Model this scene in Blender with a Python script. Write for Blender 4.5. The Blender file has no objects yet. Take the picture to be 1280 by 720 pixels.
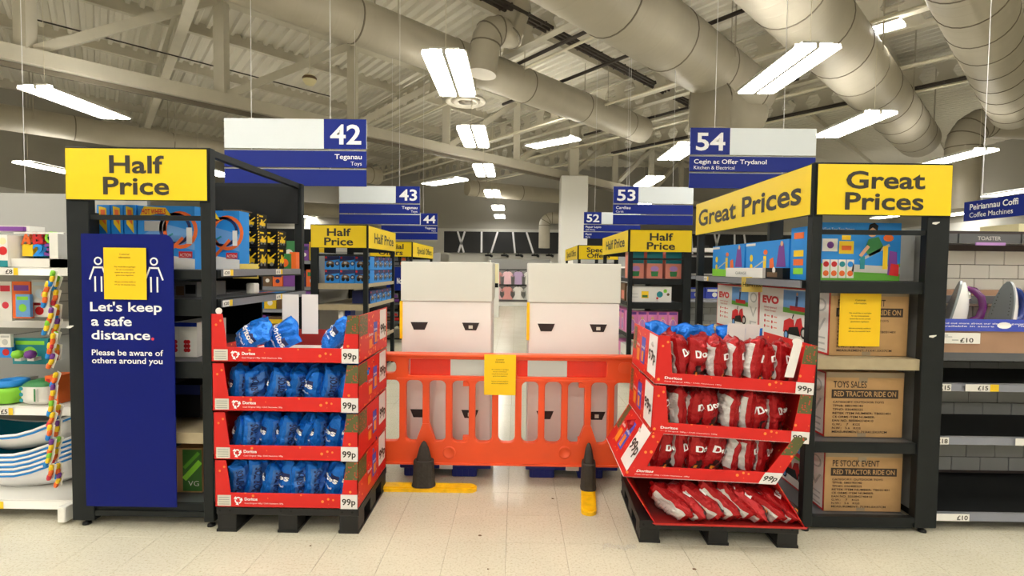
import bpy, math, random
from mathutils import Vector, Matrix, noise
random.seed(7)
SC = bpy.context.scene
COL = SC.collection
R = math.radians
# ---------------------------------------------------------------- camera
FPX = 655.0
CAM = Vector((0, 0, 1.445))
pitch, yaw, roll = math.atan(26/FPX), math.atan(5/FPX), 0.012
Rc = Matrix.Rotation(yaw, 3, 'Z') @ Matrix.Rotation(math.pi/2 - pitch, 3, 'X') @ Matrix.Rotation(roll, 3, 'Z')
cd = bpy.data.cameras.new('camera'); cam = bpy.data.objects.new('camera', cd); COL.objects.link(cam)
cam.matrix_world = Matrix.Translation(CAM) @ Rc.to_4x4()
cd.sensor_width = 36; cd.lens = 36*FPX/1280; cd.clip_start = .05; cd.clip_end = 200
SC.camera = cam
def ray(px, py): return Rc @ Vector(((px-640)/FPX, (360-py)/FPX, -1))
def at(px, py, Y):
    d = ray(px, py); return CAM + d*(Y/d.y)
def atz(px, py, z):
    d = ray(px, py); return CAM + d*((z-CAM.z)/d.z)
# ---------------------------------------------------------------- world, exposure
w = bpy.data.worlds.new('world'); SC.world = w; w.use_nodes = True
w.node_tree.nodes['Background'].inputs[0].default_value = (.95, .93, .85, 1)
w.node_tree.nodes['Background'].inputs[1].default_value = .5
SC.view_settings.view_transform = 'Standard'; SC.view_settings.look = 'None'
SC.view_settings.exposure = 0.58; SC.view_settings.gamma = 1
LAMP = 17.0      # strength of every fluorescent diffuser
# ---------------------------------------------------------------- materials
def lin(c):
    c = c/255.0
    return c/12.92 if c <= .04045 else ((c+.055)/1.055)**2.4
def rgb(r, g, b): return (lin(r), lin(g), lin(b), 1)
MATS = {}
def mat(name, col, rough=.5, metal=0, noise_s=0, noise_a=0, bump=0, bump_s=60, emit=0, spec=.5, coat=0):
    if name in MATS: return MATS[name]
    m = bpy.data.materials.new(name); m.use_nodes = True; nt = m.node_tree; N = nt.nodes; L = nt.links
    b = N['Principled BSDF']; c = rgb(*col)
    b.inputs['Base Color'].default_value = c; b.inputs['Roughness'].default_value = rough
    b.inputs['Metallic'].default_value = metal; b.inputs['Specular IOR Level'].default_value = spec
    b.inputs['Coat Weight'].default_value = coat
    tc = N.new('ShaderNodeTexCoord')
    if noise_a:
        n = N.new('ShaderNodeTexNoise'); n.inputs['Scale'].default_value = noise_s; n.inputs['Detail'].default_value = 4
        L.new(tc.outputs['Object'], n.inputs['Vector'])
        r = N.new('ShaderNodeMapRange'); r.inputs[1].default_value = .3; r.inputs[2].default_value = .7
        r.inputs[3].default_value = 1-noise_a; r.inputs[4].default_value = 1+noise_a
        L.new(n.outputs['Fac'], r.inputs[0])
        v = N.new('ShaderNodeVectorMath'); v.operation = 'SCALE'; v.inputs[0].default_value = c[:3]
        L.new(r.outputs[0], v.inputs['Scale']); L.new(v.outputs[0], b.inputs['Base Color'])
    if bump:
        n2 = N.new('ShaderNodeTexNoise'); n2.inputs['Scale'].default_value = bump_s; n2.inputs['Detail'].default_value = 3
        L.new(tc.outputs['Object'], n2.inputs['Vector'])
        bp = N.new('ShaderNodeBump'); bp.inputs['Strength'].default_value = bump; bp.inputs['Distance'].default_value = .01
        L.new(n2.outputs['Fac'], bp.inputs['Height']); L.new(bp.outputs[0], b.inputs['Normal'])
    if emit:
        b.inputs['Emission Color'].default_value = (1, .965, .9, 1); b.inputs['Emission Strength'].default_value = emit
    MATS[name] = m; return m
def spotted(name, col, spot, scale, thr, rough=.45, mix2=None):
    """card printed with small glowing-dot pattern"""
    m = mat(name, col, rough); nt = m.node_tree; N = nt.nodes; L = nt.links; b = N['Principled BSDF']
    tc = N.new('ShaderNodeTexCoord'); v = N.new('ShaderNodeTexVoronoi'); v.inputs['Scale'].default_value = scale
    L.new(tc.outputs['Object'], v.inputs['Vector'])
    r = N.new('ShaderNodeMapRange'); r.inputs[1].default_value = thr; r.inputs[2].default_value = thr*.7
    L.new(v.outputs['Distance'], r.inputs[0])
    s = N.new('ShaderNodeSeparateColor'); L.new(v.outputs['Color'], s.inputs[0])
    g = N.new('ShaderNodeMath'); g.operation = 'GREATER_THAN'; g.inputs[1].default_value = .55; L.new(s.outputs[0], g.inputs[0])
    mu = N.new('ShaderNodeMath'); mu.operation = 'MULTIPLY'; L.new(r.outputs[0], mu.inputs[0]); L.new(g.outputs[0], mu.inputs[1])
    mx = N.new('ShaderNodeMix'); mx.data_type = 'RGBA'; mx.inputs[6].default_value = rgb(*col); mx.inputs[7].default_value = rgb(*spot)
    L.new(mu.outputs[0], mx.inputs[0]); L.new(mx.outputs[2], b.inputs['Base Color']); return m
M = {}
def D(k, col, **kw): M[k] = mat(k, col, **kw)
D('yellow', (244, 210, 2), rough=.35); D('ink', (45, 40, 30), rough=.5); D('notice', (250, 205, 8), rough=.5)
D('noticeink', (105, 78, 14), rough=.6)
D('steel_black', (27, 31, 32), rough=.5, noise_s=9, noise_a=.12, spec=.25); D('steel_dark', (17, 19, 20), rough=.55, spec=.25)
D('shelf_beige', (172, 158, 128), rough=.5, noise_s=20, noise_a=.05); D('shelf_grey', (92, 95, 100), rough=.4, metal=.2)
D('rail_grey', (125, 127, 135), rough=.35, metal=.1); D('panel_grey', (160, 160, 156), rough=.5)
D('white', (236, 234, 228), rough=.45); D('white_paint', (222, 220, 212), rough=.5); D('white_gloss', (240, 240, 240), rough=.18, coat=.3)
D('blue_sign', (10, 36, 132), rough=.45, spec=.25); D('blue_stand', (2, 20, 112), rough=.5, noise_s=2, noise_a=.03, spec=.2); D('sign_white', (226, 233, 235), rough=.4)
D('letter_white', (248, 248, 250), rough=.5); D('dotred', (215, 50, 70)); D('black', (12, 12, 13), rough=.45, spec=.3); D('rubber', (52, 48, 42), rough=.75, noise_s=40, noise_a=.2, bump=.3, bump_s=80)
D('orange', (236, 84, 36), rough=.42, noise_s=5, noise_a=.05, bump=.05, bump_s=150); D('orange_edge', (238, 90, 46), rough=.4)
D('refl_red', (228, 42, 20), rough=.25, noise_s=300, noise_a=.06); D('refl_grey', (200, 205, 205), rough=.2, metal=.3)
D('yellow_plastic', (250, 196, 10), rough=.45, noise_s=25, noise_a=.12)
D('bin_white', (232, 227, 224), rough=.55, noise_s=3, noise_a=.02, bump=.04, bump_s=120); D('bin_grey', (214, 214, 206), rough=.55, noise_s=3, noise_a=.02)
D('bin_blue', (18, 36, 130), rough=.45); D('slot', (38, 26, 26), rough=.6)
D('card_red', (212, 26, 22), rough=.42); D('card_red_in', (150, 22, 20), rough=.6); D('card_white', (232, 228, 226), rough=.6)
M['card_spot'] = spotted('card_spot', (216, 24, 20), (255, 150, 60), 34, .3)
M['card_green'] = spotted('card_green', (88, 92, 50), (200, 60, 40), 90, .42)
D('print_blue', (70, 80, 190)); D('print_orange', (235, 120, 40)); D('label_grey', (215, 212, 200)); D('pallet', (18, 18, 19), rough=.5, noise_s=8, noise_a=.15)
D('foil_blue', (14, 112, 214), rough=.28, metal=.4, bump=1.0, bump_s=42); D('foil_blue_pale', (70, 122, 200), rough=.33, metal=.4, bump=1.0, bump_s=42)
D('foil_navy', (20, 34, 90), rough=.4); D('foil_red', (172, 20, 26), rough=.3, metal=.4, bump=1.0, bump_s=42)
D('foil_silver', (208, 206, 204), rough=.35, metal=.25, bump=1.0, bump_s=45); D('foil_dark', (52, 14, 14), rough=.4); D('crisp', (240, 140, 30))
D('carton', (184, 146, 98), rough=.75, noise_s=12, noise_a=.06, bump=.05, bump_s=90); D('carton_dark', (150, 116, 78), rough=.75); D('tape', (160, 142, 115), rough=.25)
D('carton_ink', (58, 46, 36), rough=.8); D('red', (205, 30, 35)); D('sky', (110, 165, 225)); D('skyblue', (30, 140, 225)); D('grass', (96, 170, 50)); D('grassd', (60, 110, 45))
D('purple', (120, 60, 150)); D('teal', (30, 140, 150)); D('pink', (228, 130, 190)); D('lilac', (185, 140, 205)); D('coral', (228, 140, 120)); D('ltgreen', (140, 215, 60))
D('orangep', (240, 110, 40)); D('yellowp', (245, 205, 30)); D('brown', (105, 78, 50)); D('skin', (220, 170, 135)); D('green', (50, 130, 70)); D('navy', (25, 35, 90)); D('midgrey', (120, 122, 124)); D('ltgrey', (190, 190, 186))
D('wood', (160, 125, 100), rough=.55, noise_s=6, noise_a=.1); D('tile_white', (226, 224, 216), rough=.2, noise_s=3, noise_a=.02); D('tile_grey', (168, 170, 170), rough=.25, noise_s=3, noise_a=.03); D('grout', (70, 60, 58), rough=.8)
D('toastgrey', (96, 98, 100), rough=.3); D('bluerail', (70, 86, 190), rough=.25); D('chrome', (200, 200, 205), rough=.15, metal=.9); D('soleplate', (140, 148, 152), rough=.35, metal=.4)
D('irpurple', (100, 25, 105), rough=.2, coat=.4); D('irblue', (20, 50, 130), rough=.2, coat=.4); D('teal_in', (10, 110, 130), rough=.2)
D('steel_cream', (206, 200, 182), rough=.55, noise_s=3, noise_a=.04); D('deck', (224, 219, 205), rough=.55, spec=.2)
D('duct', (186, 179, 161), rough=.45, metal=.1, noise_s=2, noise_a=.06); D('duct_seam', (120, 112, 96), rough=.6); D('conduit', (225, 218, 195), rough=.5); D('dark_pipe', (58, 50, 42), rough=.6)
D('wall', (214, 212, 204), rough=.7, noise_s=1, noise_a=.03); D('wall_upper', (176, 172, 160), rough=.7); D('banner', (26, 27, 28), rough=.5); D('column', (232, 230, 222), rough=.5)
D('diffuser', (255, 250, 240), emit=LAMP); D('window_film', (190, 205, 215), rough=.1); D('cream', (236, 226, 180)); D('buff', (240, 214, 110), rough=.5)
def floor_mat(name, grid):
    m = mat(name, (214, 206, 184), rough=.22, bump=.02, bump_s=40, spec=.5); nt = m.node_tree; N = nt.nodes; L = nt.links; b = N['Principled BSDF']
    tc = N.new('ShaderNodeTexCoord')
    n1 = N.new('ShaderNodeTexNoise'); n1.inputs['Scale'].default_value = 85; n1.inputs['Detail'].default_value = 5; n1.inputs['Roughness'].default_value = .75
    n2 = N.new('ShaderNodeTexNoise'); n2.inputs['Scale'].default_value = 2.2; n2.inputs['Detail'].default_value = 3
    geo = N.new('ShaderNodeNewGeometry')
    for n in (n1, n2): L.new(geo.outputs['Position'], n.inputs['Vector'])
    r1 = N.new('ShaderNodeValToRGB'); r1.color_ramp.elements[0].position = .36; r1.color_ramp.elements[0].color = rgb(186, 178, 152)
    r1.color_ramp.elements[1].position = .5; r1.color_ramp.elements[1].color = rgb(209, 204, 184)
    L.new(n1.outputs['Fac'], r1.inputs[0])
    r2 = N.new('ShaderNodeMapRange'); r2.inputs[1].default_value = .3; r2.inputs[2].default_value = .7; r2.inputs[3].default_value = .94; r2.inputs[4].default_value = 1.03
    L.new(n2.outputs['Fac'], r2.inputs[0])
    v = N.new('ShaderNodeVectorMath'); v.operation = 'SCALE'; L.new(r1.outputs[0], v.inputs[0]); L.new(r2.outputs[0], v.inputs['Scale'])
    last = v.outputs[0]
    if grid:
        sx = N.new('ShaderNodeSeparateXYZ'); L.new(geo.outputs['Position'], sx.inputs[0]); ms = []
        for i, o in ((0, .34), (1, -3.0)):
            a = N.new('ShaderNodeMath'); a.operation = 'ADD'; a.inputs[1].default_value = o+.305*100; L.new(sx.outputs[i], a.inputs[0])
            d = N.new('ShaderNodeMath'); d.operation = 'DIVIDE'; d.inputs[1].default_value = .305; L.new(a.outputs[0], d.inputs[0])
            f = N.new('ShaderNodeMath'); f.operation = 'FRACT'; L.new(d.outputs[0], f.inputs[0])
            g = N.new('ShaderNodeMath'); g.operation = 'LESS_THAN'; g.inputs[1].default_value = .01; L.new(f.outputs[0], g.inputs[0]); ms.append(g)
        mm = N.new('ShaderNodeMath'); mm.operation = 'MAXIMUM'; L.new(ms[0].outputs[0], mm.inputs[0]); L.new(ms[1].outputs[0], mm.inputs[1])
        mx = N.new('ShaderNodeMix'); mx.data_type = 'RGBA'; mx.inputs[7].default_value = rgb(160, 150, 130); L.new(mm.outputs[0], mx.inputs[0]); L.new(last, mx.inputs[6]); last = mx.outputs[2]
    L.new(last, b.inputs['Base Color']); M[name] = m
floor_mat('floor_tile', False); floor_mat('floor_grid', True); D('joint', (150, 140, 120), rough=.8)

# ---------------------------------------------------------------- mesh building
OFF = {}
class MB:
    def __init__(s): s.v = []; s.f = []; s.m = []; s.ml = []; s.smooth = []
    def mi(s, k):
        if k not in s.ml: s.ml.append(k)
        return s.ml.index(k)
    def add(s, vs, fs, k, T=None, sm=False):
        o = len(s.v); i = s.mi(k)
        for p in vs:
            p = Vector(p); s.v.append(T @ p if T is not None else p)
        for f in fs: s.f.append([o+j for j in f]); s.m.append(i); s.smooth.append(sm)
        return s
    def box(s, x0, x1, y0, y1, z0, z1, k, T=None, b=0):
        if b <= 0:
            v = [(x, y, z) for z in (z0, z1) for y in (y0, y1) for x in (x0, x1)]
            return s.add(v, [(0, 2, 3, 1), (4, 5, 7, 6), (0, 1, 5, 4), (2, 6, 7, 3), (0, 4, 6, 2), (1, 3, 7, 5)], k, T)
        # chamfered on vertical edges and top/bottom
        def ring(d, z): return [(x0+d+b, y0+d, z), (x1-d-b, y0+d, z), (x1-d, y0+d+b, z), (x1-d, y1-d-b, z), (x1-d-b, y1-d, z), (x0+d+b, y1-d, z), (x0+d, y1-d-b, z), (x0+d, y0+d+b, z)]
        v = ring(b*.7, z0)+ring(0, z0+b)+ring(0, z1-b)+ring(b*.7, z1); f = [tuple(range(7, -1, -1)), tuple(range(24, 32))]
        for r in range(3):
            for i in range(8): j = (i+1) % 8; f.append((r*8+i, r*8+j, r*8+8+j, r*8+8+i))
        return s.add(v, f, k, T)
    def prism(s, pts, d, k, T=None, sm=False):
        """2D polygon (x,y) extruded 0..d in local z"""
        n = len(pts); v = [(x, y, 0) for x, y in pts]+[(x, y, d) for x, y in pts]
        f = [tuple(range(n-1, -1, -1)), tuple(range(n, 2*n))]+[(i, (i+1) % n, n+(i+1) % n, n+i) for i in range(n)]
        return s.add(v, f, k, T, sm)
    def tube(s, path, r, k, n=8, T=None, cap=True):
        P = [Vector(p) for p in path]; rr = r if isinstance(r, (list, tuple)) else [r]*len(P); v = []; f = []
        for i, p in enumerate(P):
            d = (P[min(i+1, len(P)-1)]-P[max(i-1, 0)]).normalized()
            up = Vector((0, 0, 1)) if abs(d.z) < .9 else Vector((0, 1, 0))
            if i == 0: a = d.cross(up).normalized()
            else: a = (a-d*a.dot(d)).normalized()
            b = d.cross(a)
            for j in range(n):
                t = 2*math.pi*j/n; v.append(p+(a*math.cos(t)+b*math.sin(t))*rr[i])
        for i in range(len(P)-1):
            for j in range(n): q = (j+1) % n; f.append((i*n+j, i*n+q, (i+1)*n+q, (i+1)*n+j))
        s.add(v, f, k, T, True)
        if cap:
            s.add([v[j] for j in range(n)], [tuple(range(n-1, -1, -1))], k, T); s.add([v[len(v)-n+j] for j in range(n)], [tuple(range(n))], k, T)
        return s
    def lathe(s, prof, k, n=20, T=None, sx=1, sy=1):
        v = []; f = []
        for r, z in prof:
            for j in range(n): t = 2*math.pi*j/n; v.append((r*math.cos(t)*sx, r*math.sin(t)*sy, z))
        for i in range(len(prof)-1):
            for j in range(n): q = (j+1) % n; f.append((i*n+j, i*n+q, (i+1)*n+q, (i+1)*n+j))
        return s.add(v, f, k, T, True)
    def bar(s, a, b, w, h, k):
        """rectangular bar from a to b, w horizontal, h vertical"""
        a = Vector(a); b = Vector(b); d = (b-a); L = d.length; d.normalize()
        up = Vector((0, 0, 1)) if abs(d.z) < .95 else Vector((0, 1, 0))
        x = d.cross(up).normalized(); u = x.cross(d)
        T = Matrix(((x.x, d.x, u.x, a.x), (x.y, d.y, u.y, a.y), (x.z, d.z, u.z, a.z), (0, 0, 0, 1)))
        return s.box(-w/2, w/2, 0, L, -h/2, h/2, k, T)
    def build(s, name, parent=None, loc=None, label=None, world=True):
        """world=True: verts are world coords; they are re-based on parent's (unrotated) origin or on loc"""
        if parent is not None: off = OFF.get(parent.name, Vector()) if world else Vector()
        elif loc is not None: off = Vector(loc)
        elif world:
            xs = [p.x for p in s.v]; ys = [p.y for p in s.v]; zs = [p.z for p in s.v]
            off = Vector(((min(xs)+max(xs))/2, (min(ys)+max(ys))/2, min(zs)))
        else: off = Vector()
        me = bpy.data.meshes.new(name); me.from_pydata([p-off for p in s.v], [], s.f)
        for k in s.ml: me.materials.append(M[k])
        me.polygons.foreach_set('material_index', s.m); me.polygons.foreach_set('use_smooth', s.smooth); me.update()
        o = bpy.data.objects.new(name, me); COL.objects.link(o)
        if parent is not None: o.parent = parent; OFF[o.name] = off
        else: o.location = off; OFF[o.name] = off
        if label: o['label'] = label
        return o
def tag(o, label, cat, group=None):
    o['label'] = label; o['category'] = cat
    if group: o['group'] = group
    return o
def thing(name, label, cat, loc, group=None, rotz=0):
    o = bpy.data.objects.new(name, None); COL.objects.link(o); o.location = loc; o.rotation_euler = (0, 0, rotz); o.empty_display_size = .1
    OFF[o.name] = Vector(loc); return tag(o, label, cat, group)
def struct(o): o['kind'] = 'structure'; return o
def dup(root, label=None, group=None):
    r = root.copy(); COL.objects.link(r)
    if label: r['label'] = label
    if group: r['group'] = group
    for ch in list(root.children):
        c = ch.copy(); COL.objects.link(c); c.parent = r
        for g in list(ch.children): d = g.copy(); COL.objects.link(d); d.parent = c
    return r
ORD = ['first', 'second', 'third', 'fourth', 'fifth', 'sixth', 'seventh', 'eighth', 'ninth', 'tenth', 'eleventh', 'twelfth']
# ---- text
TXT = {}
def textmesh(s, bold=.0):
    key = (s, bold)
    if key in TXT: return TXT[key]
    cu = bpy.data.curves.new('t', 'FONT'); cu.body = s; cu.size = 1; cu.offset = bold; cu.resolution_u = 3; cu.fill_mode = 'FRONT'
    o = bpy.data.objects.new('t', cu); COL.objects.link(o); bpy.context.view_layer.update()
    me = bpy.data.meshes.new_from_object(o.evaluated_get(bpy.context.evaluated_depsgraph_get()))
    vs = [Vector(v.co) for v in me.vertices]; fs = [tuple(p.vertices) for p in me.polygons]
    bpy.data.objects.remove(o); bpy.data.curves.remove(cu); bpy.data.meshes.remove(me)
    x0 = min(v.x for v in vs); x1 = max(v.x for v in vs)
    TXT[key] = (vs, fs, x0, x1); return TXT[key]
class Face:
    """a drawing surface on an MB: origin, unit axes, size in m; coordinates are fractions 0..1"""
    def __init__(s, mb, side, a, b, z0, z1, c, eps=.0009):
        # side 'front': x from a to b at y=c ; 'left' (faces -X) : y from a(far) to b(near) at x=c ; 'right' (faces +X): y a(near)->b(far)
        s.mb = mb; s.e = eps
        if side == 'front': s.o = Vector((a, c, z0)); s.u = Vector((b-a, 0, 0)); s.n = Vector((0, -1, 0))
        elif side == 'left': s.o = Vector((c, a, z0)); s.u = Vector((0, b-a, 0)); s.n = Vector((-1, 0, 0))
        elif side == 'right': s.o = Vector((c, a, z0)); s.u = Vector((0, b-a, 0)); s.n = Vector((1, 0, 0))
        elif side == 'top': s.o = Vector((a, z0, c)); s.u = Vector((b-a, 0, 0)); s.n = Vector((0, 0, 1))
        s.w = Vector((0, 0, z1-z0)) if side != 'top' else Vector((0, z1-z0, 0))
        s.W = s.u.length; s.H = s.w.length
    def P(s, x, y, l): return s.o+s.u*x+s.w*y+s.n*s.e*l
    def poly(s, pts, k, l=1):
        v = [s.P(x, y, l) for x, y in pts]
        nrm = Vector()
        for i in range(len(v)): nrm += (v[i]-v[0]).cross(v[(i+1) % len(v)]-v[0])
        f = tuple(range(len(v))) if nrm.dot(s.n) > 0 else tuple(range(len(v)-1, -1, -1))
        s.mb.add(v, [f], k); return s
    def rect(s, x0, y0, x1, y1, k, l=1): return s.poly([(x0, y0), (x1, y0), (x1, y1), (x0, y1)], k, l)
    def disc(s, x, y, r, k, l=1, n=14, ry=None):
        rx = r/s.W; ryy = (ry or r)/s.H
        return s.poly([(x+rx*math.cos(2*math.pi*i/n), y+ryy*math.sin(2*math.pi*i/n)) for i in range(n)], k, l)
    def ring(s, x, y, r, t, k, l=1, n=20, ry=None, a0=0, a1=360):
        ry = ry or r; v = []; f = []
        for i in range(n+1):
            a = R(a0+(a1-a0)*i/n)
            for rr, rv in ((r, ry), (r-t, ry-t)): v.append(s.P(x+rr/s.W*math.cos(a), y+rv/s.H*math.sin(a), l))
        for i in range(n): f.append((2*i, 2*i+2, 2*i+3, 2*i+1))
        nr = (v[2]-v[0]).cross(v[3]-v[0])
        if nr.dot(s.n) < 0: f = [q[::-1] for q in f]
        s.mb.add(v, f, k); return s
    def line(s, x0, y0, x1, y1, t, k, l=1):
        dx = (x1-x0)*s.W; dy = (y1-y0)*s.H; L = math.hypot(dx, dy) or 1; nx = -dy/L*t/2/s.W; ny = dx/L*t/2/s.H
        return s.poly([(x0+nx, y0+ny), (x1+nx, y1+ny), (x1-nx, y1-ny), (x0-nx, y0-ny)], k, l)
    def text(s, t, x0, y0, h, k, l=2, x1=None, bold=.0, center=None, right=None, squash=1):
        """baseline y0, cap height h (fraction of face height); x1 = fit width"""
        vs, fs, a, b = textmesh(t, bold); cap = .72
        sy = h/cap; sx = sy*s.H/s.W*squash
        if x1 is not None: sx = (x1-x0)/(b-a)
        if center is not None: x0 = center-(b-a)*sx/2
        if right is not None: x0 = right-(b-a)*sx
        v = [s.P(x0+(p.x-a)*sx, y0+p.y*sy, l) for p in vs]
        f = fs
        if fs:
            nr = (v[fs[0][1]]-v[fs[0][0]]).cross(v[fs[0][2]]-v[fs[0][0]])
            if nr.dot(s.n) < 0: f = [q[::-1] for q in fs]
        s.mb.add(v, f, k); return s
def front(x0, x1, y, z0, z1): 
    mb = MB(); return mb, Face(mb, 'front', x0, x1, z0, z1, y)
# ================================================================ SETTING
fl = MB()
TX0, TX1, TY0, TY1 = -.34-.305*9, -.34+.305*11, 3.0-.305*3, 3.0+.305*8
fl.add([(TX0, TY0, -.004), (TX1, TY0, -.004), (TX1, TY1, -.004), (TX0, TY1, -.004)], [(0, 1, 2, 3)], 'joint')
for x0, x1, y0, y1 in ((-22, 24, -7, TY0), (-22, 24, TY1, 34), (-22, TX0, TY0, TY1), (TX1, 24, TY0, TY1)):
    fl.add([(x0, y0, 0), (x1, y0, 0), (x1, y1, 0), (x0, y1, 0)], [(0, 1, 2, 3)], 'floor_grid')
for a, b in (((TX0, TY0), (TX1, TY0)), ((TX1, TY0), (TX1, TY1)), ((TX1, TY1), (TX0, TY1)), ((TX0, TY1), (TX0, TY0))):
    fl.add([(a[0], a[1], 0), (b[0], b[1], 0), (b[0], b[1], -.004), (a[0], a[1], -.004)], [(0, 1, 2, 3)], 'joint')
floor = struct(fl.build('floor', loc=(0, 0, 0)))
tm = MB(); tm.box(-.1519, .1519, -.1519, .1519, -.0038, 0, 'floor_tile', b=.0008)
t0 = tm.build('tile', floor, world=False); first = True
for i in range(20):
    for j in range(11):
        o = t0 if first else t0.copy()
        if not first: COL.objects.link(o); o.parent = floor
        first = False
        o.location = (TX0+.305*(i+.5), TY0+.305*(j+.5), 0)
def wall(name, x0, x1, y0, y1, z0, z1, k, k2=None, zs=3.3):
    m = MB()
    if k2: m.box(x0, x1, y0, y1, z0, zs, k); m.box(x0, x1, y0, y1, zs, z1, k2)
    else: m.box(x0, x1, y0, y1, z0, z1, k)
    return struct(m.build(name))
wall('wall_left', -15.2, -15, -7, 34, 0, 6.9, 'wall', 'wall_upper', 3.6)
wall('wall_right', 19, 19.2, -7, 34, 0, 6.9, 'wall', 'wall_upper', 3.6)
wall('wall_back', -15, 19, 27, 27.2, 0, 6.9, 'wall', 'wall_upper', 3.4)
wall('wall_front', -15, 19, -7.2, -7, 0, 6.9, 'wall')
AA = R(43); AB = R(-38.7)
dA = Vector((math.sin(AA), math.cos(AA), 0)); dB = Vector((math.sin(AB), math.cos(AB), 0)); nB = Vector((dB.y, -dB.x, 0))
# corrugated deck, ribs run along dB
DECK = 6.6
v = []; f = []; pitch_r = .24; n = 0
K = 180
for i in range(-K, K):
    for o_, z in ((0, 0), (.07, 0), (.1, .07), (.21, .07)):
        base = nB*(i*pitch_r+o_)+Vector((0, 10, DECK+z)); v += [base-dB*34, base+dB*34]
for i in range(len(v)//2-1): f.append((2*i, 2*i+1, 2*i+3, 2*i+2))
cm = MB(); cm.add(v, f, 'deck'); ceiling = struct(cm.build('ceiling', loc=(0, 0, 0)))
def fit(o_pt, d, lo=-30, hi=30):
    """clip an infinite horizontal line to the building footprint"""
    for ax, mn, mx in ((0, -14.9, 18.9), (1, -6.9, 26.9)):
        if abs(d[ax]) > 1e-6:
            a = (mn-o_pt[ax])/d[ax]; b = (mx-o_pt[ax])/d[ax]; lo = max(lo, min(a, b)); hi = min(hi, max(a, b))
    return lo, hi
# purlins along dA
pu = Vector((-6.15, 12.4, 6.42)); pdir = Vector((dA.y, -dA.x, 0))
for k in range(-8, 6):
    p = pu+pdir*(k*2.7); lo, hi = fit(p, dA)
    if hi-lo < 1: continue
    a = p+dA*lo; b = p+dA*hi; m = MB(); m.bar(a, b, .12, .04, 'steel_cream'); m.bar(a+Vector((0, 0, .15)), b+Vector((0, 0, .15)), .03, .28, 'steel_cream')
    struct(m.build('trim_1' if k == -8 else 'trim_1'))
# cellular beams along dB
def hexcell(p, d, L, z0, h=.5, pit=.62):
    """web with hexagonal holes + flanges; built as plates between holes"""
    m = MB(); T = Matrix(((d.x, -d.y, 0, p.x), (d.y, d.x, 0, p.y), (0, 0, 1, z0), (0, 0, 0, 1)))
    m.box(0, L, -.09, .09, 0, .025, 'steel_cream', T); m.box(0, L, -.09, .09, h-.025, h, 'steel_cream', T)
    n = int(L/pit); a = .1; r = h*.34; c = h/2
    for i in range(n):
        x = i*pit; hx = [(x+.13, c), (x+.22, c-r), (x+.22+a+.1, c-r), (x+.41+.1, c), (x+.22+a+.1, c+r), (x+.22, c+r)]
        # ring of quads around the hole inside its cell
        o = [(x, c), (x, .02), (x+pit, .02), (x+pit, c), (x+pit, h-.02), (x, h-.02)]
        for q in range(6):
            q2 = (q+1) % 6; vs = [(o[q][0], 0, o[q][1]), (o[q2][0], 0, o[q2][1]), (hx[q2][0], 0, hx[q2][1]), (hx[q][0], 0, hx[q][1])]
            m.add(vs+[(x_, .012, z_) for x_, _, z_ in vs], [(0, 1, 2, 3), (7, 6, 5, 4), (3, 2, 6, 7)], 'steel_cream', T)
    return m
for i, (px, py, z) in enumerate(((208, 93, 5.75), (505, 136, 5.8), (782, 139, 5.7), (1090, 32, 5.7), (1000, 142, 5.7), (430, 250, 5.7))):
    p = atz(px, py, z); lo, hi = fit(p, dB); struct(hexcell(p+dB*lo, dB, hi-lo, z).build('trim_2'))
# main truss along dA
ZC = 4.6; T0 = atz(645, 206, ZC)
def tp(t, z): q = T0+dA*t; return Vector((q.x, q.y, z))
lo, hi = fit(T0, dA)
m = MB(); m.bar(tp(lo, ZC), tp(hi, ZC), .26, .24, 'steel_cream'); m.bar(tp(lo, ZC+1.95), tp(hi, ZC+1.95), .26, .2, 'steel_cream')
m.bar(tp(lo, ZC-.17), tp(hi, ZC-.17), .07, .08, 'duct_seam')
truss = struct(m.build('trim_3'))
ts = [-11.1+2.78*i for i in range(9)]
for i, t in enumerate(ts):
    if not lo < t < hi: continue
    m = MB(); m.bar(tp(t, ZC+.1), tp(t, ZC+1.9), .2, .2, 'steel_cream'); m.build('truss_post', truss)
    if i+1 < len(ts):
        m = MB(); m.bar(tp(t+.1, ZC+.12), tp(ts[i+1]-.1, ZC+1.85), .13, .15, 'steel_cream'); m.build('truss_brace', truss)
# column
pc = at(717, 222, 17.6); m = MB(); m.box(pc.x-.44, pc.x+.44, 17.2, 18.0, 0, pc.z, 'column', b=.02); m.box(pc.x-.15, pc.x+.15, 17.45, 17.75, pc.z, 6.5, 'steel_cream')
struct(m.build('trim_4'))
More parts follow.
